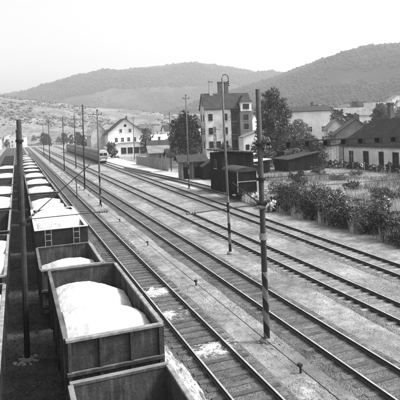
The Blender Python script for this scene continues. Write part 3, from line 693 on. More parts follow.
# lattice mast near the house
lm = empty('lattice_mast', (41.0, 100, 0), 0, 'light lattice mast in front of the white house wall', 'mast', 'tall masts along the tracks')
for a in (-.3, .3):
    for b in (-.3, .3): MB().bar((a,b,0),(a*.6,b*.6,9.6),.06,.06).build('leg', 'mast', lm)
lt = MB()
for k in range(12):
    z0, z1 = k*.8, k*.8+.8; f0, f1 = .3*(1-.4*z0/9.6), .3*(1-.4*z1/9.6); s = 1 if k % 2 else -1
    for a in (-1, 1): lt.bar((s*f0,a*f0,z0),(-s*f1,a*f1,z1),.04,.04); lt.bar((a*f0,s*f0,z0),(a*f1,-s*f1,z1),.04,.04)
lt.build('lattice', 'mast', lm); MB().bar((-1.1,0,8.9),(1.1,0,8.9),.09,.09).build('cross_arm', 'mast', lm)
def wire(p, q, sag, r, label, name='overhead_wire'):
    p, q = Vector(p), Vector(q); pts = [p.lerp(q, t/14)+Vector((0,0,-sag*4*(t/14)*(1-t/14))) for t in range(15)]
    c = pts[0].copy(); o = MB().tube([a-c for a in pts], r, 5).build(name, 'wagon_frame', None, True, c); return tag(o, label, 'wire', 'wires')
wire((24.7,71.5,9.0), (41.0,100,8.95), .25, .022, 'thin wire from the mast by the leafy tree to the lattice mast')
wire((31.6,103,9.6), (24.7,71.5,9.9), .2, .02, 'thin wire between the mast by the leafy tree and the mast at the fence')
wire((9.7,18.5,6.95), (31.4,18.5,6.95), .12, .011, 'thin cross wire hanging below the lattice girder')
wire((9.7,18.5,6.45), (31.4,18.5,6.55), .1, .011, 'lower of the thin cross wires below the lattice girder')
wire((9.7,161,10), (36.5,160,10), .4, .03, 'distant cross wire in front of the white station gable')
# signal wire on small posts between the tracks
sw = empty('signal_wire', (9.45, 0, 0), 0, 'thin dark signal wire running low between two tracks', 'wire')
MB().tube([(0,-2,.22),(0,60,.22),(0,120,.22)], .016, 5).build('wire', 'wagon_frame', sw)
for k in range(11): MB().tube([(.05,4.5+k*11.2,-.1),(.05,4.5+k*11.2,.30)], .04, 6).box(-.04,.1,4.42+k*11.2,4.58+k*11.2,.26,.34).build('pulley_post', 'wagon_frame', sw)

# ------------------------------------------------------------------ houses
def window(par, x, y, z, w_, h_, axis, out, frame='frame_white', glass='glass', mull=True):
    """window in a wall: axis 'y' wall plane y=const, 'x' wall plane x=const; out = direction of the outer side"""
    def bx(a0, a1, z0, z1, d0, d1):
        lo, hi = sorted((d0*out, d1*out))
        return (x+a0, x+a1, y+lo, y+hi, z+z0, z+z1) if axis == 'y' else (x+lo, x+hi, y+a0, y+a1, z+z0, z+z1)
    f = MB(); t = .09
    f.box(*bx(-w_/2-t, w_/2+t, h_, h_+t, .01, .08)); f.box(*bx(-w_/2-t, -w_/2, 0, h_, .01, .08)); f.box(*bx(w_/2, w_/2+t, 0, h_, .01, .08))
    if mull: f.box(*bx(-.03, .03, 0, h_, .012, .05)); f.box(*bx(-w_/2, -.03, h_*.62, h_*.62+.05, .012, .05)); f.box(*bx(.03, w_/2, h_*.62, h_*.62+.05, .012, .05))
    wf = f.build('window', frame, par)
    MB().box(*bx(-w_/2, w_/2, 0, h_, .003, .02)).build('pane', glass, wf)
    MB().box(*bx(-w_/2-.12, w_/2+.12, -.1, -.003, .01, .14)).build('sill', 'concrete', wf)
    return wf
def gable_house(name, x, y, z, W, D, H, RH, rz, label, wall='plaster', roof='roof_dark', ridge='x', wins=(), chim=True, over=.4, cat='house', grp=None, side=()):
    """local: front face y=0 towards -y, width along x, depth along +y"""
    r = empty(name, (x, y, z), rz, label, cat, grp)
    if ridge == 'x':
        MB().box(0, W, 0, D, -1.0, H).build('wall', wall, r)
        for a in (0, W-.2): MB().prism([(0.02,H),(D-.02,H),(D/2,H+RH-.06)], 'x', a+.01, a+.19).build('gable', wall, r)
        s = RH/(D/2); rf = MB().prism([(-over,H-over*s+.1),(D/2,H+RH+.1),(D+over,H-over*s+.1),(D+over,H-over*s-.06),(D/2,H+RH-.06),(-over,H-over*s-.06)], 'x', -over, W+over)
    else:
        MB().prism([(0,-1.0),(W,-1.0),(W,H),(W/2,H+RH-.05),(0,H)], 'y', 0, D).build('wall', wall, r)
        s = RH/(W/2); rf = MB().prism([(-over,H-over*s+.12),(W/2,H+RH+.12),(W+over,H-over*s+.12),(W+over,H-over*s-.06),(W/2,H+RH-.06),(-over,H-over*s-.06)], 'y', -over, D+over)
    ro = rf.build('roof', roof, r)
    if chim:
        cx = W*.62; MB().box(cx-.35, cx+.35, D*.5-.35+.6, D*.5+.35+.6, H+RH*.5, H+RH+1.1).box(cx-.42, cx+.42, D*.5+.18, D*.5+1.02, H+RH+1.1, H+RH+1.25).build('chimney', 'brick_dark', ro)
    for (wx, wz, ww, wh) in wins: window(r, wx, 0, wz, ww, wh, 'y', -1)
    for (wy, wz, ww, wh) in side: window(r, 0, wy, wz, ww, wh, 'x', -1)
    return r

# --- tall old house in the middle
H = empty('town_house', (46.4, 119.4, 0), R(-10), 'tall old white house with dark roof, tall chimneys and a projecting stair wing', 'house')
MB().box(0, 6.9, 0, 7.0, -.5, 14.6).build('main_wall', 'plaster_old', H)
MB().prism([(0,14.6),(7.0,14.6),(3.5,18.4)], 'x', 0.01, .25).build('gable', 'plaster_dirty', H)
mr = MB().prism([(-.35,14.32),(3.5,18.6),(7.35,14.32),(7.35,14.1),(3.5,18.38),(-.35,14.1)], 'x', -.3, 12.9).build('roof', 'roof_dark', H)
MB().box(6.93, 10.4, 1.6, 7.0, -.5, 14.3).build('recess_wall', 'plaster_grey', H)  # shade of the recess painted in as a darker grey wall
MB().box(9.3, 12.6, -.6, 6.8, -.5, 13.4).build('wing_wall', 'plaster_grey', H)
MB().box(9.45, 12.45, -.8, 3.2, 13.45, 15.9).build('wing_attic', 'plaster', H)
MB().add([(9.1,-1.2,15.9),(12.8,-1.2,15.9),(12.8,3.6,15.9),(9.1,3.6,15.9),(10.6,.6,17.7),(11.3,.6,17.7),(11.3,2.4,17.9),(10.6,2.4,17.9)],
         [(0,3,2,1),(4,5,6,7),(0,1,5,4),(1,2,6,5),(2,3,7,6),(3,0,4,7)]).build('wing_roof', 'roof_dark', H)
MB().prism([(6.9,14.05),(9.35,14.05),(9.35,13.3),(6.9,13.6)], 'y', -.2, 1.55).build('balcony_roof', 'roof_dark', H)
for z in (3.6, 7.2, 10.6): MB().box(6.94, 9.28, .2, 1.58, z, z+.25).build('balcony', 'frame_dark', H)
ch = MB().box(2.0, 2.9, 3.0, 3.9, 17.6, 21.8).box(1.85, 3.05, 2.85, 4.05, 21.8, 22.1).build('chimney', 'concrete', H)
for x in (5.1, 6.9): MB().box(x-.5, x+.5, 3.6, 4.6, 17.8, 21.4).box(x-.6, x+.6, 3.5, 4.7, 21.4, 21.75).build('chimney', 'brick_dark', H)
for (x, z) in ((1.4, 11.2), (5.4, 11.2), (5.4, 7.6), (1.4, 4.0), (3.4, 4.0), (5.4, 4.0), (1.4, 7.6)): window(H, x, 0, z, .95, 1.7, 'y', -1, 'frame_dark')
for (y, z) in ((2.0, 11.2), (5.0, 11.2), (2.0, 7.6), (5.0, 7.6), (3.5, 15.2), (2.0, 4.0)): window(H, 0, y, z, .8, 1.6, 'x', -1, 'frame_dark')
for z in (3.9, 7.5, 11): window(H, 8.2, 1.6, z, 1.2, 2.0, 'y', -1, 'frame_dark')
window(H, 10.9, -.8, 14.0, 1.5, 1.3, 'y', -1, 'frame_dark')
for z in (8.6, 11): window(H, 10.9, -.6, z, 1.1, 1.5, 'y', -1, 'frame_dark')
AN = MB().prism([(8.6,-.5),(13.2,-.5),(13.2,8.2),(8.6,6.6)], 'y', -5.5, -.65).build('annex_wall', 'plaster', H)
MB().prism([(8.4,6.55),(13.4,8.3),(13.4,8.5),(8.4,6.75)], 'y', -5.8, -.64).build('annex_roof', 'roof_mid', H)
for x in (9.6,): window(H, x, -5.5, 3.4, .8, 1.3, 'y', -1, 'frame_dark')

# --- single-storey building at the right edge: long wall faces the tracks
B = empty('station_dwelling', (58.3, 78.2, 0), 0, 'long white single-storey building with dark hipped roof at right edge', 'building')
BL, BD = 34.0, 10.6
MB().box(0, BD, -BL, 0, -.5, 4.75).build('wall', 'plaster', B)
MB().box(-.05, -.001, -BL+.01, -.01, -.3, .95).build('plinth', 'plaster_grey', B)
ov = .7; e = 5.15; rz_ = 9.95
ro = MB().add([(-ov,-BL-ov,e),(-ov,ov,e),(BD+ov,ov,e),(BD+ov,-BL-ov,e),(BD/2,-3.2,rz_),(BD/2,-BL+3.2,rz_)],
         [(0,1,4,5),(1,2,4),(2,3,5,4),(3,0,5),(0,3,2,1)]).build('roof', 'roof_dark', B)
MB().box(-.62, -.48, -BL-.5, .55, 4.98, 5.12).build('gutter', 'frame_dark', ro)
MB().box(-.45, BD+.45, -BL-.45, .45, 4.76, 5.13).build('eaves_board', 'wood_grey', ro)
MB().box(BD/2-.4, BD/2+.4, -7.7, -6.9, 9.0, 12.4).box(BD/2-.5, BD/2+.5, -7.8, -6.8, 12.4, 12.65).build('chimney', 'brick_dark', ro)
# tile courses as shallow ribs
for k in range(1, 24):
    t = k/24; x = -ov+(BD/2+ov)*t; z = e+(rz_-e)*t; yy1 = ov-(ov+3.2)*t; yy0 = -BL-ov+(ov+3.2)*t
    MB().bar((x, yy0, z+.02), (x, yy1, z+.005), .07, .022).build('tile_course', 'roof_dark', ro)
MB().tube([(-.12,-.35,0),(-.12,-.35,4.6),(-.5,-.35,5.0)], .08, 8).build('drainpipe', 'frame_dark', B)
for y, nm in ((-2.6, 'p'), (-6.7, 'd'), (-10.6, 'd'), (-14.0, 'd'), (-18.4, 'd'), (-22.6, 'd'), (-27, 'd')):
    window(B, 0, y, 1.55, 1.25 if y != -10.6 else 1.0, 2.5, 'x', -1, 'frame_dark' if nm == 'd' else 'frame_white')
for y in (-10.6,): MB().tube([(-.16,y,4.42),(-.05,y,4.42)], .27, 16).build('round_sign', 'sign_white', B)
# board fence with hedge in front of it is built below
# --- shed with sloping roof and low pale roofs before the building
def lean_shed(name, x, y, z, W, D, h0, h1, label, wall='wood_dark', roof='roof_dark', rz=0):
    r = empty(name, (x, y, z), rz, label, 'shed')
    n = int(W/.35)
    for i in range(n):
        a, b = W*i/n, W*(i+1)/n-.02; hz = h0+(h1-h0)*(a+b)/2/W
        MB().box(a, b, -.02+random.uniform(0, .02), .03, 0, hz).build('plank', wall, r)
    MB().prism([(0.03,-.3),(W-.03,-.3),(W-.03,h1-.02),(.03,h0-.02)], 'y', .035, D).build('body', wall, r)
    MB().prism([(-.25,h0+.0),(W+.25,h1+.03),(W+.25,h1+.15),(-.25,h0+.12)], 'y', -.3, D+.3).build('roof', roof, r)
    return r
lean_shed('timber_shed', 44.6, 75.3, .6, 6.4, 5, 2.5, 3.6, 'dark plank shed with sloping roof, left of the long white building')
lean_shed('low_shed', 38.3, 78.5, .3, 4.4, 4, 2.55, 2.85, 'low dark shed with a pale flat roof beside the plank shed', roof='roof_pale')
lean_shed('timber_shed', 33.6, 76.5, 0, 5.2, 4, 3.0, 2.5, 'long dark plank shed behind the tall timber hut', roof='roof_mid')
lean_shed('timber_shed', 39.5, 88.5, .3, 6.5, 5, 2.8, 3.4, 'grey plank shed with pale roof before the old house annex', 'wood_grey', 'roof_pale')
lean_shed('timber_shed', 51.6, 88.5, .8, 6.0, 5, 3.1, 2.6, 'plank shed with mid grey roof below the tall tree', 'wood_dark', 'roof_mid')
lean_shed('garden_shed', 62.5, 92, 1.0, 5.0, 5, 3.0, 3.6, 'garden shed with dark roof behind the corner of the long white building', 'wood_grey', 'roof_dark')
# tall dark timber building behind the covered wagon
T = empty('timber_hut', (26.6, 62.8, 0), R(-4), 'tall dark timber hut behind the covered wagon on the siding', 'hut')
n = 12
for i in range(n):
    a = 4.8*i/n; MB().box(a+.01, a+.385, -.03+random.uniform(0, .02), .03, .25, 5.55).build('plank', 'wood_dark', T)
for i in range(14):
    a = 5.2*i/14; MB().box(-.03+random.uniform(0, .02), .03, a+.04, a+.36, .25, 5.6).build('plank', 'wood_dark', T)
MB().box(.035, 4.75, .035, 5.2, -.3, 5.6).build('body', 'wood_dark', T)
MB().prism([(-.4,5.95),(5.2,5.45),(5.2,5.6),(-.4,6.1)], 'y', -.4, 5.6).build('roof', 'roof_dark', T)
window(T, 0, 2.6, 3.4, 1.0, 1.2, 'x', -1, 'frame_dark')
# covered wagon on the siding
C = empty('covered_wagon', (26.35, 56.6, 0), R(-1), 'dark covered goods wagon with arched roof on the siding', 'wagon')
running_gear(C, 4.6, 2.8, 2.6)
for s in (-1, 1):
    for i in range(9):
        a = -1.35+2.7*i/9; MB().box(a+.008, a+.292, min(s*2.3, s*2.26), max(s*2.3, s*2.26), 1.25, 3.75).build('plank', 'wood_dark', C)
    for i in range(15):
        a = -2.24+4.48*i/15; MB().box(min(s*1.38, s*1.34), max(s*1.38, s*1.34), a+.008, a+.29, 1.25, 3.7).build('plank', 'wood_dark', C)
    MB().box(min(s*1.39, s*1.44), max(s*1.39, s*1.44), -.85, .85, 1.3, 3.5).build('door', 'wood_dark', C)
MB().box(-1.33, 1.33, -2.25, 2.25, 1.2, 3.7).build('body', 'wood_dark', C)
MB().prism([(1.5*math.cos(t), 3.7+.55*math.sin(t)) for t in np.linspace(0, math.pi, 9)], 'y', -2.4, 2.4).build('roof', 'roof_dark', C)
MB().box(-1.37, 1.37, -2.36, -2.31, 2.45, 2.56).build('end_rail', 'wood_grey', C)
for x in (-1.3, 1.3): MB().box(x-.05, x+.05, -2.38, -2.31, 1.25, 3.75).build('corner_post', 'wood_grey', C)
# open-fronted shelter and hut at the end of the board fence
S = empty('platform_shelter', (27.9, 84.6, 0), R(-8), 'low plank shelter with dark pitched roof, beyond the timber hut', 'shelter')
MB().box(.03, 4.17, 1.23, 3.6, -.2, 3.2).build('wall', 'wood_grey', S)
for i in range(14): MB().box(.01+.3*i, .28+.3*i, 1.18+random.uniform(0, .03), 1.225, 0, 3.15+random.uniform(-.05, .03)).build('plank', 'wood_grey', S)
for x in (1.1, 3.1): MB().box(x-.5, x+.5, 1.12, 1.175, .1, 2.2).build('door', 'wood_dark', S)
for x in (.1, 2.0, 4.1): MB().box(x-.07, x+.07, -.1, .05, -.2, 3.3).build('post', 'wood_grey', S)
MB().prism([(-.8,3.15),(1.6,4.3),(4.1,3.3),(4.1,3.45),(1.6,4.48),(-.8,3.3)], 'x', -.8, 5.0).build('roof', 'roof_dark', S)
gable_house('small_hut', 30.9, 81.5, 0, 3.4, 3.6, 2.5, 1.0, R(-8), 'small dark hut with gable roof right of the low plank shelter', 'wood_dark', 'roof_dark', 'y', (), False, .25, 'hut')
# board fence
F = empty('board_fence', (31.3, 104.5, 0), 0, 'tall grey board fence running towards the station', 'fence')
fl = Vector((30.2-31.3, 130.5-104.5, 0)); nb = 120
bd = MB().box(-.015, .015, -.095, .095, 0, 2.5).mesh('board', 'wood_grey')
for i in range(nb):
    p_ = fl*(i/nb); link('board', bd, F, (p_.x, p_.y, random.uniform(-.06, .04)), (0, random.uniform(-.01, .01), math.atan2(-fl.x, fl.y)))
for i in range(11):
    p_ = fl*(i/10); MB().box(p_.x+.03, p_.x+.15, p_.y-.06, p_.y+.06, -.2, 2.6).build('post', 'wood_grey', F)
for z in (.5, 2.0): MB().bar((.05,0,z),(fl.x+.05,fl.y,z),.05,.1).build('rail', 'wood_grey', F)

# --- station with white gable
gs = gable_house('station_building', 33.2, 190, 0, 13.6, 14, 9.0, 5.4, R(-4), 'white station building with broad gable facing the tracks', 'plaster', 'roof_dark', 'y',
    [(3.2,5.2,1,1.7),(5.6,5.2,1,1.7),(8.0,5.2,1,1.7),(10.4,5.2,1,1.7),(5.0,9.0,.9,1.3),(8.6,9.0,.9,1.3)], True, .9, 'building')
MB().tube([(6.8,-.12,11.6),(6.8,-.02,11.6)], .55, 16).build('round_window', 'glass', gs)
lg = MB().prism([(-1.5,-.5),(15.0,-.5),(15.0,4.3),(9.0,5.0),(3.6,4.9),(-1.5,3.4)], 'y', -7.0, -.02).build('porch', 'plaster', gs)
MB().prism([(-1.9,3.35),(3.5,4.95),(9.1,5.1),(15.4,4.3),(15.4,4.6),(9.1,5.4),(3.5,5.25),(-1.9,3.65)], 'y', -7.5, -.03).build('porch_roof', 'roof_pale', gs)
for x in (5.0, 7.4, 9.8, 12.2): window(gs, x, -7.0, .9, 1.8, 2.3, 'y', -1, 'frame_dark')
gable_house('goods_shed', 28.5, 203, 0, 7, 26, 8.6, 4.6, R(-4), 'long pale shed with bright roof left of the station', 'plaster_dirty', 'roof_pale', 'y', (), False, .6, 'building')

# --- other houses, each one where it stands
houses = [
 ('white_villa', 79.5, 132, 3, 12, 9, 10.6, 1.5, -25, 'large white two storey villa with flat hipped roof on the rise', 'plaster', 'roof_dark', 'x', 3, 2),
 ('small_house', 84.5, 120, 2.5, 5, 6, 5.5, 2.4, -25, 'small white gabled annex in front of the large white villa', 'plaster_dirty', 'roof_mid', 'y', 1, 1),
 ('barn', 70.5, 97, 1.5, 9.5, 9, 5.2, 3.4, -30, 'barn with broad dark gable roof behind the long white building', 'plaster_grey', 'roof_dark', 'y', 2, 1),
 ('low_house', 48, 178, 0, 13, 9, 4.4, 3.2, -8, 'low white house with pale roof right of the station', 'plaster', 'roof_pale', 'x', 4, 1),
 ('low_house', 50, 152, 0, 9, 8, 4.0, 3.0, -8, 'low pale house left of the dark leafy tree', 'plaster', 'roof_mid', 'y', 2, 1),
 ('low_house', 41.5, 160, 0, 7, 7, 3.4, 2.4, -6, 'small low house with dark roof in front of the station corner', 'plaster_dirty', 'roof_dark', 'x', 2, 1),
 ('low_house', 36.5, 140, 0, 6, 6, 2.8, 1.8, -6, 'low hut with mid grey roof behind the board fence', 'wood_grey', 'roof_mid', 'x', 1, 1),
 ('low_house', 44.5, 139, 0, 7, 6, 3.2, 2.2, -10, 'pale low house left of the big dark leafy tree', 'plaster', 'roof_dark', 'y', 2, 1),
 ('low_house', 35.5, 118, 0, 5, 5, 2.7, 1.6, -8, 'small dark roofed store behind the near end of the board fence', 'plaster_dirty', 'roof_dark', 'x', 1, 1),
 ('low_house', 57, 186, 0, 12, 9, 5.2, 3.4, -12, 'pale house with mid grey roof between the station and the leafy tree', 'plaster', 'roof_mid', 'x', 3, 1),
 ('house', 62, 205, 0, 11, 9, 7.0, 4.0, -20, 'distant gabled house between the station and the tall old house', 'plaster', 'roof_mid', 'y', 3, 2),
]
for (nm, x, y, z, W, D, Hh, RH, rz, lab, wl, rf, rd, cols, rows) in houses:
    wn = [(W*(i+.5)/cols, 1.0+j*3.1, .95, 1.5) for i in range(cols) for j in range(rows)]
    gable_house(nm, x, y, z, W, D, Hh, RH, R(rz), lab, wl, rf, rd, wn, True, .5, 'house', None, [(D*.3, 1.2, .9, 1.4), (D*.7, 1.2, .9, 1.4)])
# town at the foot of the wooded hill and at the left: small distant houses
town = []
for k in range(60):
    az = random.uniform(30, 44); d = random.uniform(180, 430); town.append((az, d, 'right'))
for k in range(14):
    az = random.uniform(13, 30); d = random.uniform(240, 420); town.append((az, d, 'mid'))
for k in range(16):
    az = random.uniform(-4, 9); d = random.uniform(350, 470); town.append((az, d, 'left'))
town.sort(key=lambda t: (t[2], t[0])); kept = []; cnt = {'left': 0, 'mid': 0, 'right': 0}
for az, d, side in town:
    x, y = math.sin(R(az))*d, math.cos(R(az))*d
    if any((x-a)**2+(y-b)**2 < 20**2 for a, b in kept) or (side == 'left' and -6 < x < 34 and y < 405): continue
    kept.append((x, y)); cnt[side] += 1
    W = random.uniform(9, 15); D = random.uniform(8, 11); Hh = random.uniform(5.5, 9.5); RH = random.uniform(2.6, 4.2); rd = random.choice('xy')
    where = {'left': '%s distant house from the left at the foot of the pale slope', 'mid': '%s distant house from the left behind the station and the leafy tree', 'right': '%s distant town house from the left below the wooded hill'}[side] % nth(cnt[side])
    wn = [(W*(i+.5)/3, 1.2+j*3.0, 1.0, 1.5) for i in range(3) for j in range(2 if Hh > 6.5 else 1)]
    gable_house('house', x, y, float(ground_z(x, y))-.3, W, D, Hh, RH, R(-az+random.uniform(-25, 25)), where, random.choice(['plaster', 'plaster', 'plaster_dirty']), random.choice(['roof_dark', 'roof_mid', 'roof_mid', 'roof_mid']), rd, wn, random.random() < .6, .5, 'house', 'distant houses of the town')

# ------------------------------------------------------------------ railcar train
def coach(x, y, rz, L, front, label):
    r = empty('rail_coach', (x, y, 0), rz, label, 'railcar', 'coaches of the passenger train')
    W = 1.42; prof = [(-W,1.0),(W,1.0),(W+.02,2.3),(W-.03,3.45),(W*.72,3.95),(0,4.2),(-W*.72,3.95),(-W+.03,3.45),(-W-.02,2.3)]
    MB().prism(prof, 'y', .4, L-.1).build('body', 'train_side', r)
    if front:
        fr = MB(); n = len(prof)
        a = [(u, .395, v) for u, v in prof]; b = [(u*.9, -.15 if v < 2.4 else .02, min(v, 3.95)) for u, v in prof]
        fr.add(a+b, [tuple(range(n, 2*n))]+[(i, (i+1) % n, n+(i+1) % n, n+i) for i in range(n)]); fo = fr.build('front', 'train_front', r)
        for x_ in (-.62, .62): MB().box(x_-.5, x_+.5, -.16, -.1, 2.45, 3.25).build('windscreen', 'glass', fo)
        for x_ in (-.85, .85): MB().tube([(x_,-.24,1.5),(x_,-.1,1.5)], .13, 10).build('headlight', 'glass', fo)
        MB().box(-1.25, 1.25, -.2, -.16, 1.75, 2.05).build('stripe', 'train_side', fo)
    for i in range(int(L/1.9)-1):
        for s in (-1, 1): MB().box(min(s*(W-.02), s*(W+.03)), max(s*(W-.02), s*(W+.03)), 1.4+i*1.9, 2.6+i*1.9, 2.4, 3.2).build('window', 'glass', r)
    MB().box(-1.1, 1.1, 1.0, L-.8, .45, .99).build('underframe', 'wagon_frame', r)
    for y_ in (2.6, L-2.6):
        for dy in (-1.1, 1.1):
            for s in (-.75, .75): link('wheel', WHEEL, r, (s, y_+dy, .62), (0, 0, 0 if s > 0 else math.pi))
    return r
yy = 143.0
for i, nm in enumerate(('leading railcar with pale front, facing the camera', 'second coach behind the pale fronted railcar', 'third coach behind the pale fronted railcar', 'fourth coach behind the pale fronted railcar', 'last coach of the passenger train')):
    coach(XD+float(bendD(yy)), yy, -math.atan(.018), 23.5, i == 0, nm); yy += 24.2

# ------------------------------------------------------------------ vegetation
def leaf_cloud(lobes, n, size, seed):
    """leaf-sized quads spread through ellipsoid lobes [(x,y,z,rx,ry,rz)]"""
    rg = np.random.default_rng(seed); vol = np.array([l[3]*l[4]*l[5] for l in lobes])**.8; cnt = (n*vol/vol.sum()).astype(int)
    C = []
    for l, c in zip(lobes, cnt):
        d = rg.normal(size=(c, 3)); d /= np.linalg.norm(d, axis=1)[:, None]
        # clumps on the lobe, leaves around clumps
        nc = max(8, c//22); cd = rg.normal(size=(nc, 3)); cd /= np.linalg.norm(cd, axis=1)[:, None]; cr = rg.uniform(.55, 1.05, nc)
        k = rg.integers(0, nc, c); p = cd[k]*cr[k][:, None]+d*rg.uniform(0, .34, c)[:, None]
        C.append(p*np.array(l[3:6])+np.array(l[:3]))
    C = np.concatenate(C); n = len(C)
    u = rg.normal(size=(n, 3)); u /= np.linalg.norm(u, axis=1)[:, None]; v = np.cross(u, rg.normal(size=(n, 3))); v /= np.linalg.norm(v, axis=1)[:, None]
    s = rg.uniform(.5, 1.25, n)[:, None]*size
    V = np.stack([C-u*s, C+v*s*.55, C+u*s, C-v*s*.55], 1).reshape(-1, 3); F = np.arange(n*4).reshape(-1, 4)
    return V, F
def tree(x, y, z, Ht, Rx, label, m='leaf', n=5000, size=.28, seed=1, clear=.25, name='tree', grp=None, nl=13, mult=2.2):
    rg = random.Random(seed); r = empty(name, (x, y, z), 0, label, 'tree', grp)
    t = MB(); r0 = max(.10, Ht*.022); t.tube([(0,0,-.3),(rg.uniform(-.1,.1),rg.uniform(-.1,.1),Ht*.3),(rg.uniform(-.2,.2),rg.uniform(-.2,.2),Ht*.6),(0,0,Ht*.85)], [r0*1.2,r0*.85,r0*.5,r0*.15], 8)
    lobes = []
    for k in range(nl):
        a = k*2.4+rg.uniform(-.5,.5); f = (k+.5)/nl; zz = Ht*(clear+(.97-clear)*f); rad = Rx*math.sin(math.pi*min(1, .28+.72*f*.97))**.6*.62*rg.uniform(.7, 1.1)
        px_, py_ = math.cos(a)*rad, math.sin(a)*rad; sz = Rx*rg.uniform(.36, .56)*(1-.25*f)
        lobes.append((px_, py_, min(zz, Ht-sz*.7), sz, sz, sz*.85)); t.tube([(0,0,max(Ht*.2, zz-rad*.7)),(px_*.8,py_*.8,zz)], [r0*.45, r0*.12], 6)
    t.build('trunk', 'bark', r, True)
    lobes.append((0, 0, Ht*(clear+.97)/2, Rx*.62, Rx*.62, Ht*(.97-clear)*.42))
    V, F = leaf_cloud(lobes, int(n*mult), size*.8, seed); link('crown', np_mesh('crown', V, F, m), r)
    return r
def bush(x, y, z, rx, ry, h, label, m='leaf', n=1400, size=.13, seed=1, name='bush', grp=None, flowers=0):
    rg = random.Random(seed); r = empty(name, (x, y, z), 0, label, 'bush', grp); lobes = []; t = MB()
    for k in range(7):
        a = k*2.4; d = rg.uniform(.15, .7); px_, py_ = math.cos(a)*rx*d, math.sin(a)*ry*d; s = rg.uniform(.3, .5)
        lobes.append((px_, py_, h*rg.uniform(.3, .72), rx*s, ry*s, h*.34)); t.tube([(0,0,-.1),(px_,py_,h*.5)], [.04,.012], 5)
    t.build('stem', 'bark', r); V, F = leaf_cloud(lobes, n, size, seed); link('foliage', np_mesh('foliage', V, F, m), r)
    if flowers:
        lob = [(l[0], l[1]-.2, l[2]+.1, l[3]*1.12, l[4]*1.12, l[5]*1.12) for l in lobes[::2]]
        V, F = leaf_cloud(lob, flowers, size*1.0, seed+9); link('blossom', np_mesh('blossom', V, F, 'flower'), r)
    return r
tree(38.6, 113.5, 0, 13.6, 4.4, 'big dark leafy tree left of the tall old house', 'leaf_dark', 5200, .26, 3, .25)
tree(45.0, 128.0, 0, 12.0, 4.2, 'dark tree behind the big leafy tree, close to the old house wall', 'leaf_dark', 6000, .30, 4, .2)
tree(51.6, 92.5, .8, 16.2, 4.6, 'tall grey-green tree right of the tall old house', 'leaf', 9000, .27, 5, .15)
tree(50.5, 82.0, 1.0, 6.0, 2.4, 'leafy young tree between the plank shed and the long white building', 'leaf', 4500, .2, 6, .1)
tree(45.8, 86.0, .8, 6.5, 2.2, 'pale leafy tree behind the low shed with the pale roof', 'leaf_pale', 4000, .2, 7, .1)
tree(56.5, 86.5, 1.0, 6.4, 2.5, 'pale garden tree behind the corner of the long white building', 'leaf_pale', 4000, .2, 8, .1)
tree(63.5, 108, 1.5, 7.5, 3.0, 'round dark garden tree in front of the large white villa', 'leaf_dark', 4000, .24, 9, .1)
tree(74, 118, 2, 9, 3.4, 'pale garden tree left of the large white villa', 'leaf_pale', 4000, .26, 10, .1)
tree(41.5, 96, .5, 5.5, 2.2, 'low bushy tree behind the small dark hut', 'leaf', 3000, .2, 12, .05)
tree(36, 100, 0, 5.0, 2.0, 'small bushy tree at the end of the board fence', 'leaf', 3000, .2, 13, .05)
tree(96, 132, 4, 9, 3.6, 'garden tree right of the large white villa', 'leaf', 4000, .26, 14, .1)
tree(88, 108, 3, 6.5, 2.8, 'garden tree behind the barn', 'leaf_pale', 3000, .24, 15, .1)
tree(52, 168, 0, 8, 3.2, 'round tree right of the station', 'leaf', 3000, .28, 16, .1)
tree(30.5, 168, 0, 6, 2.4, 'small tree in front of the long pale shed', 'leaf', 2500, .24, 17, .1)
for i, (x, y, h, rx, m, lab) in enumerate((
    (52.3, 77.5, 5.6, 2.3, 'leaf', 'broad leafy tree close to the left corner of the long white building'),
    (48.8, 80.5, 4.4, 1.9, 'leaf_pale', 'pale bushy tree just behind the sloping plank shed'),
    (43.0, 82.5, 4.0, 1.8, 'leaf', 'bushy tree behind the join of the two low sheds'),
    (37.5, 84.5, 4.6, 1.8, 'leaf_dark', 'dark bushy tree behind the long plank shed'),
    (57.5, 97.0, 6.5, 2.8, 'leaf_pale', 'pale round tree behind the shed below the tall tree'),
    (67.0, 102., 6.0, 2.8, 'leaf', 'leafy tree left of the barn'),
    (60.0, 118., 8.0, 3.2, 'leaf_pale', 'pale tree between the old house and the large white villa'),
    (80.0, 112., 6.5, 2.8, 'leaf', 'leafy tree beside the small white annex'),
    (55.0, 103., 5.5, 2.4, 'leaf', 'leafy tree before the annex of the tall old house'),
    (35.0, 94.0, 4.2, 1.9, 'leaf_pale', 'pale bushy tree behind the low plank shelter'))):
    tree(x, y, float(ground_z(x, y))-.1, h, rx, lab, m, 3500, .17, 400+i, .04)
# more distant trees share three crown meshes
protos = [tree(70, 160, .5, 9, 3.6, 'distant round tree behind the dark leafy tree', 'leaf', 1500, .42, 20, .1, grp='distant trees among the houses'),
          tree(60, 240, 0, 11, 4.2, 'distant broad tree behind the station', 'leaf_dark', 1600, .46, 21, .1, grp='distant trees among the houses'),
          tree(110, 190, 4, 8, 3.3, 'distant pale tree among the town houses', 'leaf_pale', 1400, .42, 22, .1, grp='distant trees among the houses')]
cnt = {'left': 0, 'mid': 0, 'right': 0}; pts = []
for k in range(210):
    side = random.choice(['left', 'left', 'mid', 'right', 'right']); az = {'left': random.uniform(-4, 10), 'mid': random.uniform(9, 30), 'right': random.uniform(30, 46)}[side]
    d = random.uniform(170, 440) if side != 'left' else random.uniform(300, 520); x, y = math.sin(R(az))*d, math.cos(R(az))*d
    if any((x-a)**2+(y-b)**2 < 11**2 for a, b in kept) or (-8 < x < 36 and y < 405): continue
    pts.append((side, az, d, x, y))
pts.sort()
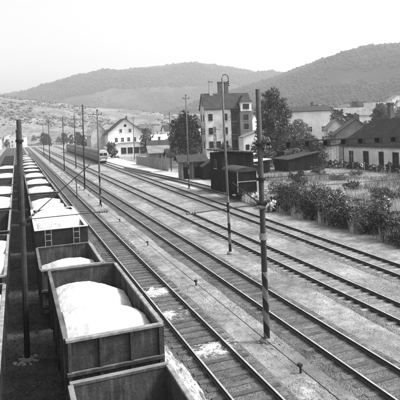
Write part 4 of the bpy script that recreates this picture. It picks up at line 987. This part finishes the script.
for side, az, d, x, y in pts:
    cnt[side] += 1
    pr = random.choice(protos); o = pr.copy(); col.objects.link(o); o.location = (x, y, float(ground_z(x, y))-.2); s = random.uniform(.65, 1.15); o.scale = (s, s, s*random.uniform(.85, 1.15)); o.rotation_euler = (0, 0, random.uniform(0, 6.28))
    o['label'] = {'left': '%s distant tree from the left at the foot of the pale slope', 'mid': '%s distant tree from the left behind the station and the old house', 'right': '%s distant tree from the left among the town houses'}[side] % nth(cnt[side])
    for c in pr.children: q = c.copy(); col.objects.link(q); q.parent = o
# tree line across the far end of the yard
lob = []
for k in range(170):
    x = random.uniform(-170, 110); r_ = random.uniform(1.5, 3.6); lob.append((x, 535+random.uniform(-22, 22), r_*random.uniform(.6, 1.5), r_, r_, r_*1.2))
V, F = leaf_cloud(lob, 26000, .75, 600); tag(link('tree_line', np_mesh('tree_line', V, F, 'leaf')), 'dark line of trees closing the far end of the yard', 'trees', kind='stuff')

# bushes along the foot of the bank
hd = []
for k in range(24):
    y = 18.5+k*1.4; tall = float(vnoise(y*.28, 3.3, 5)); hh = .8+2.4*tall
    hd.append((26.6+.03*max(0, y-36)+random.uniform(-.45, .45), y+random.uniform(-.3, .3), .7+.4*hh, .7+.4*hh, hh, random.choice(['leaf_dark', 'leaf_dark', 'leaf', 'leaf']), 'front'))
for k in range(16):
    y = 21+k*2.1; hh = random.uniform(1.3, 3.2); hd.append((28.9+.05*max(0, y-36)+random.uniform(-.7, .7), y, random.uniform(1.1, 1.8), random.uniform(1.2, 1.9), hh, random.choice(['leaf', 'leaf_pale', 'leaf_pale', 'leaf', 'leaf_dark']), 'second'))
for k in range(11):
    y = 23+k*3.2; hd.append((32.0+.08*max(0, y-36)+random.uniform(-1.2, 1.2), y, random.uniform(.9, 1.7), random.uniform(1.0, 1.8), random.uniform(.9, 1.9), random.choice(['leaf_pale', 'leaf_pale', 'leaf']), 'rear'))
for k in range(34):
    y = 23+k*1.12; hd.append((random.uniform(30.5, 40.5)+.1*max(0, y-40), y, random.uniform(.9, 1.9), random.uniform(1.0, 1.9), random.uniform(.5, 1.4), random.choice(['leaf_pale', 'leaf_pale', 'leaf', 'leaf_pale']), 'scattered upper'))
cnt = {}
for i, (x, y, rx, ry, h, m, row) in enumerate(hd):
    cnt[row] = cnt.get(row, 0)+1
    bush(x, y, float(ground_z(x, y))-.1, rx, ry, h, '%s bush, %s from the right in the %s row along the grassy bank' % ({'leaf_dark': 'dark', 'leaf': 'grey', 'leaf_pale': 'pale'}[m], nth(cnt[row]), row), m, 3600, .085, 100+i, 'bush', 'bushes along the foot of the bank', 90 if row in ('second', 'scattered upper') and i % 3 == 0 else 0)
n = 70000; x = rng.uniform(25.6, 38, n); y = rng.uniform(18, 56, n); k = fbm(x*.4, y*.4, 71) > .46; x, y = x[k], y[k]; h = rng.uniform(.5, 1.5, len(x))
blades('tall_grass', x, y, ground_z(x, y), h, h*.02+.018, 'grass_dry', .35, 'tall pale stalks growing among the bushes on the bank', 'grass')
for i, (x, y, h) in enumerate(((25.2, 46.6, 1.3), (25.9, 50.8, 1.6), (25.6, 48.6, .9))):
    bush(x, y, 0, .95, 1.1, h, ['bush full of white blossom beside the banded mast, nearest the track', 'taller bush of white blossom behind the banded mast', 'small low bush of white blossom between the two others'][i], 'leaf_dark', 1600, .09, 200+i, 'flowering_bush', 'white flowering bushes', 1100)
n = 30000; x = rng.uniform(30, 55, n); y = rng.uniform(20, 74, n); k = (fbm(x*.18, y*.18, 91) > .5) & ~((x < 37) & (y > 58)); x, y = x[k], y[k]; h = rng.uniform(.25, .8, len(x))
blades('meadow_weeds', x, y, ground_z(x, y), h, h*.06+.025, 'weed', .6, 'darker weeds growing in patches over the pale meadow', 'weeds')
for i, (x, y, h, m) in enumerate(((37.5, 60.5, 1.7, 'leaf'), (40.5, 66.0, 1.5, 'leaf_dark'), (44.0, 60.0, 1.2, 'leaf_pale'), (36.5, 55.0, 1.6, 'leaf_pale'), (40.0, 52.0, 1.3, 'leaf'), (45.5, 68.0, 1.6, 'leaf'), (49.5, 63.0, 1.1, 'leaf_pale'), (38.0, 44.0, 1.2, 'leaf'))):
    bush(x, y, float(ground_z(x, y))-.1, 1.3, 1.4, h, '%s shrub standing alone in the meadow, %s by distance behind the thicket' % ({'leaf_dark': 'dark', 'leaf': 'grey', 'leaf_pale': 'pale'}[m], nth(i+1)), m, 2200, .09, 500+i, 'shrub', 'lone shrubs in the meadow')
# garden hedge and wire fence in front of the long white building
G = empty('garden_fence', (54.2, 66, 0), 0, 'low wire fence with posts in front of the long white building', 'fence')
gz = float(ground_z(54, 66))
for k in range(12): MB().box(-.05,.05,13-k*3-.05,13-k*3+.05,gz-.4,gz+1.5).build('post', 'wood_grey', G)
for z in (.5, 1.0, 1.42): MB().tube([(0,-20,gz+z),(0,13,gz+z)], .018, 5).build('wire', 'mast', G)
for i, y in enumerate((79, 75.6, 72.0, 68.6, 65.4, 62.0, 58.4)):
    bush(55.6, y, gz-.1, 1.2, 1.9, 1.5+.3*(i % 2), '%s garden bush from the left corner of the long white building' % nth(i+1), ['leaf_dark', 'leaf', 'leaf_dark'][i % 3], 1600, .13, 300+i, 'bush', 'bushes along the garden fence', 50 if i in (1, 3, 4) else 0)
# round sign on a post before the building
sg = empty('round_sign', (53.4, 66.6, gz), 0, 'round white sign on a post in front of the long white building', 'sign')
MB().tube([(0,0,-.3),(0,0,1.1)], .04, 6).build('post', 'wood_grey', sg); MB().tube([(-.1,0,1.25),(-.03,0,1.25)], .33, 16).build('disc', 'sign_white', sg); MB().tube([(-.13,0,1.25),(-.101,0,1.25)], .17, 16).build('centre', 'frame_dark', sg)

# ------------------------------------------------------------------ haze in the valley
hz = MB().box(-2700, 3300, -800, 3100, -20, 420).build('haze', None); tag(hz, 'pale haze filling the valley', 'haze', kind='stuff')
hm = bpy.data.materials.new('haze'); hm.use_nodes = True; n = hm.node_tree; n.nodes.clear()
pv = n.nodes.new('ShaderNodeVolumePrincipled'); pv.inputs['Color'].default_value = (.95,.95,.95,1); pv.inputs['Density'].default_value = .00036; pv.inputs['Anisotropy'].default_value = .2
oo = n.nodes.new('ShaderNodeOutputMaterial'); n.links.new(pv.outputs[0], oo.inputs['Volume']); hz.data.materials.append(hm)
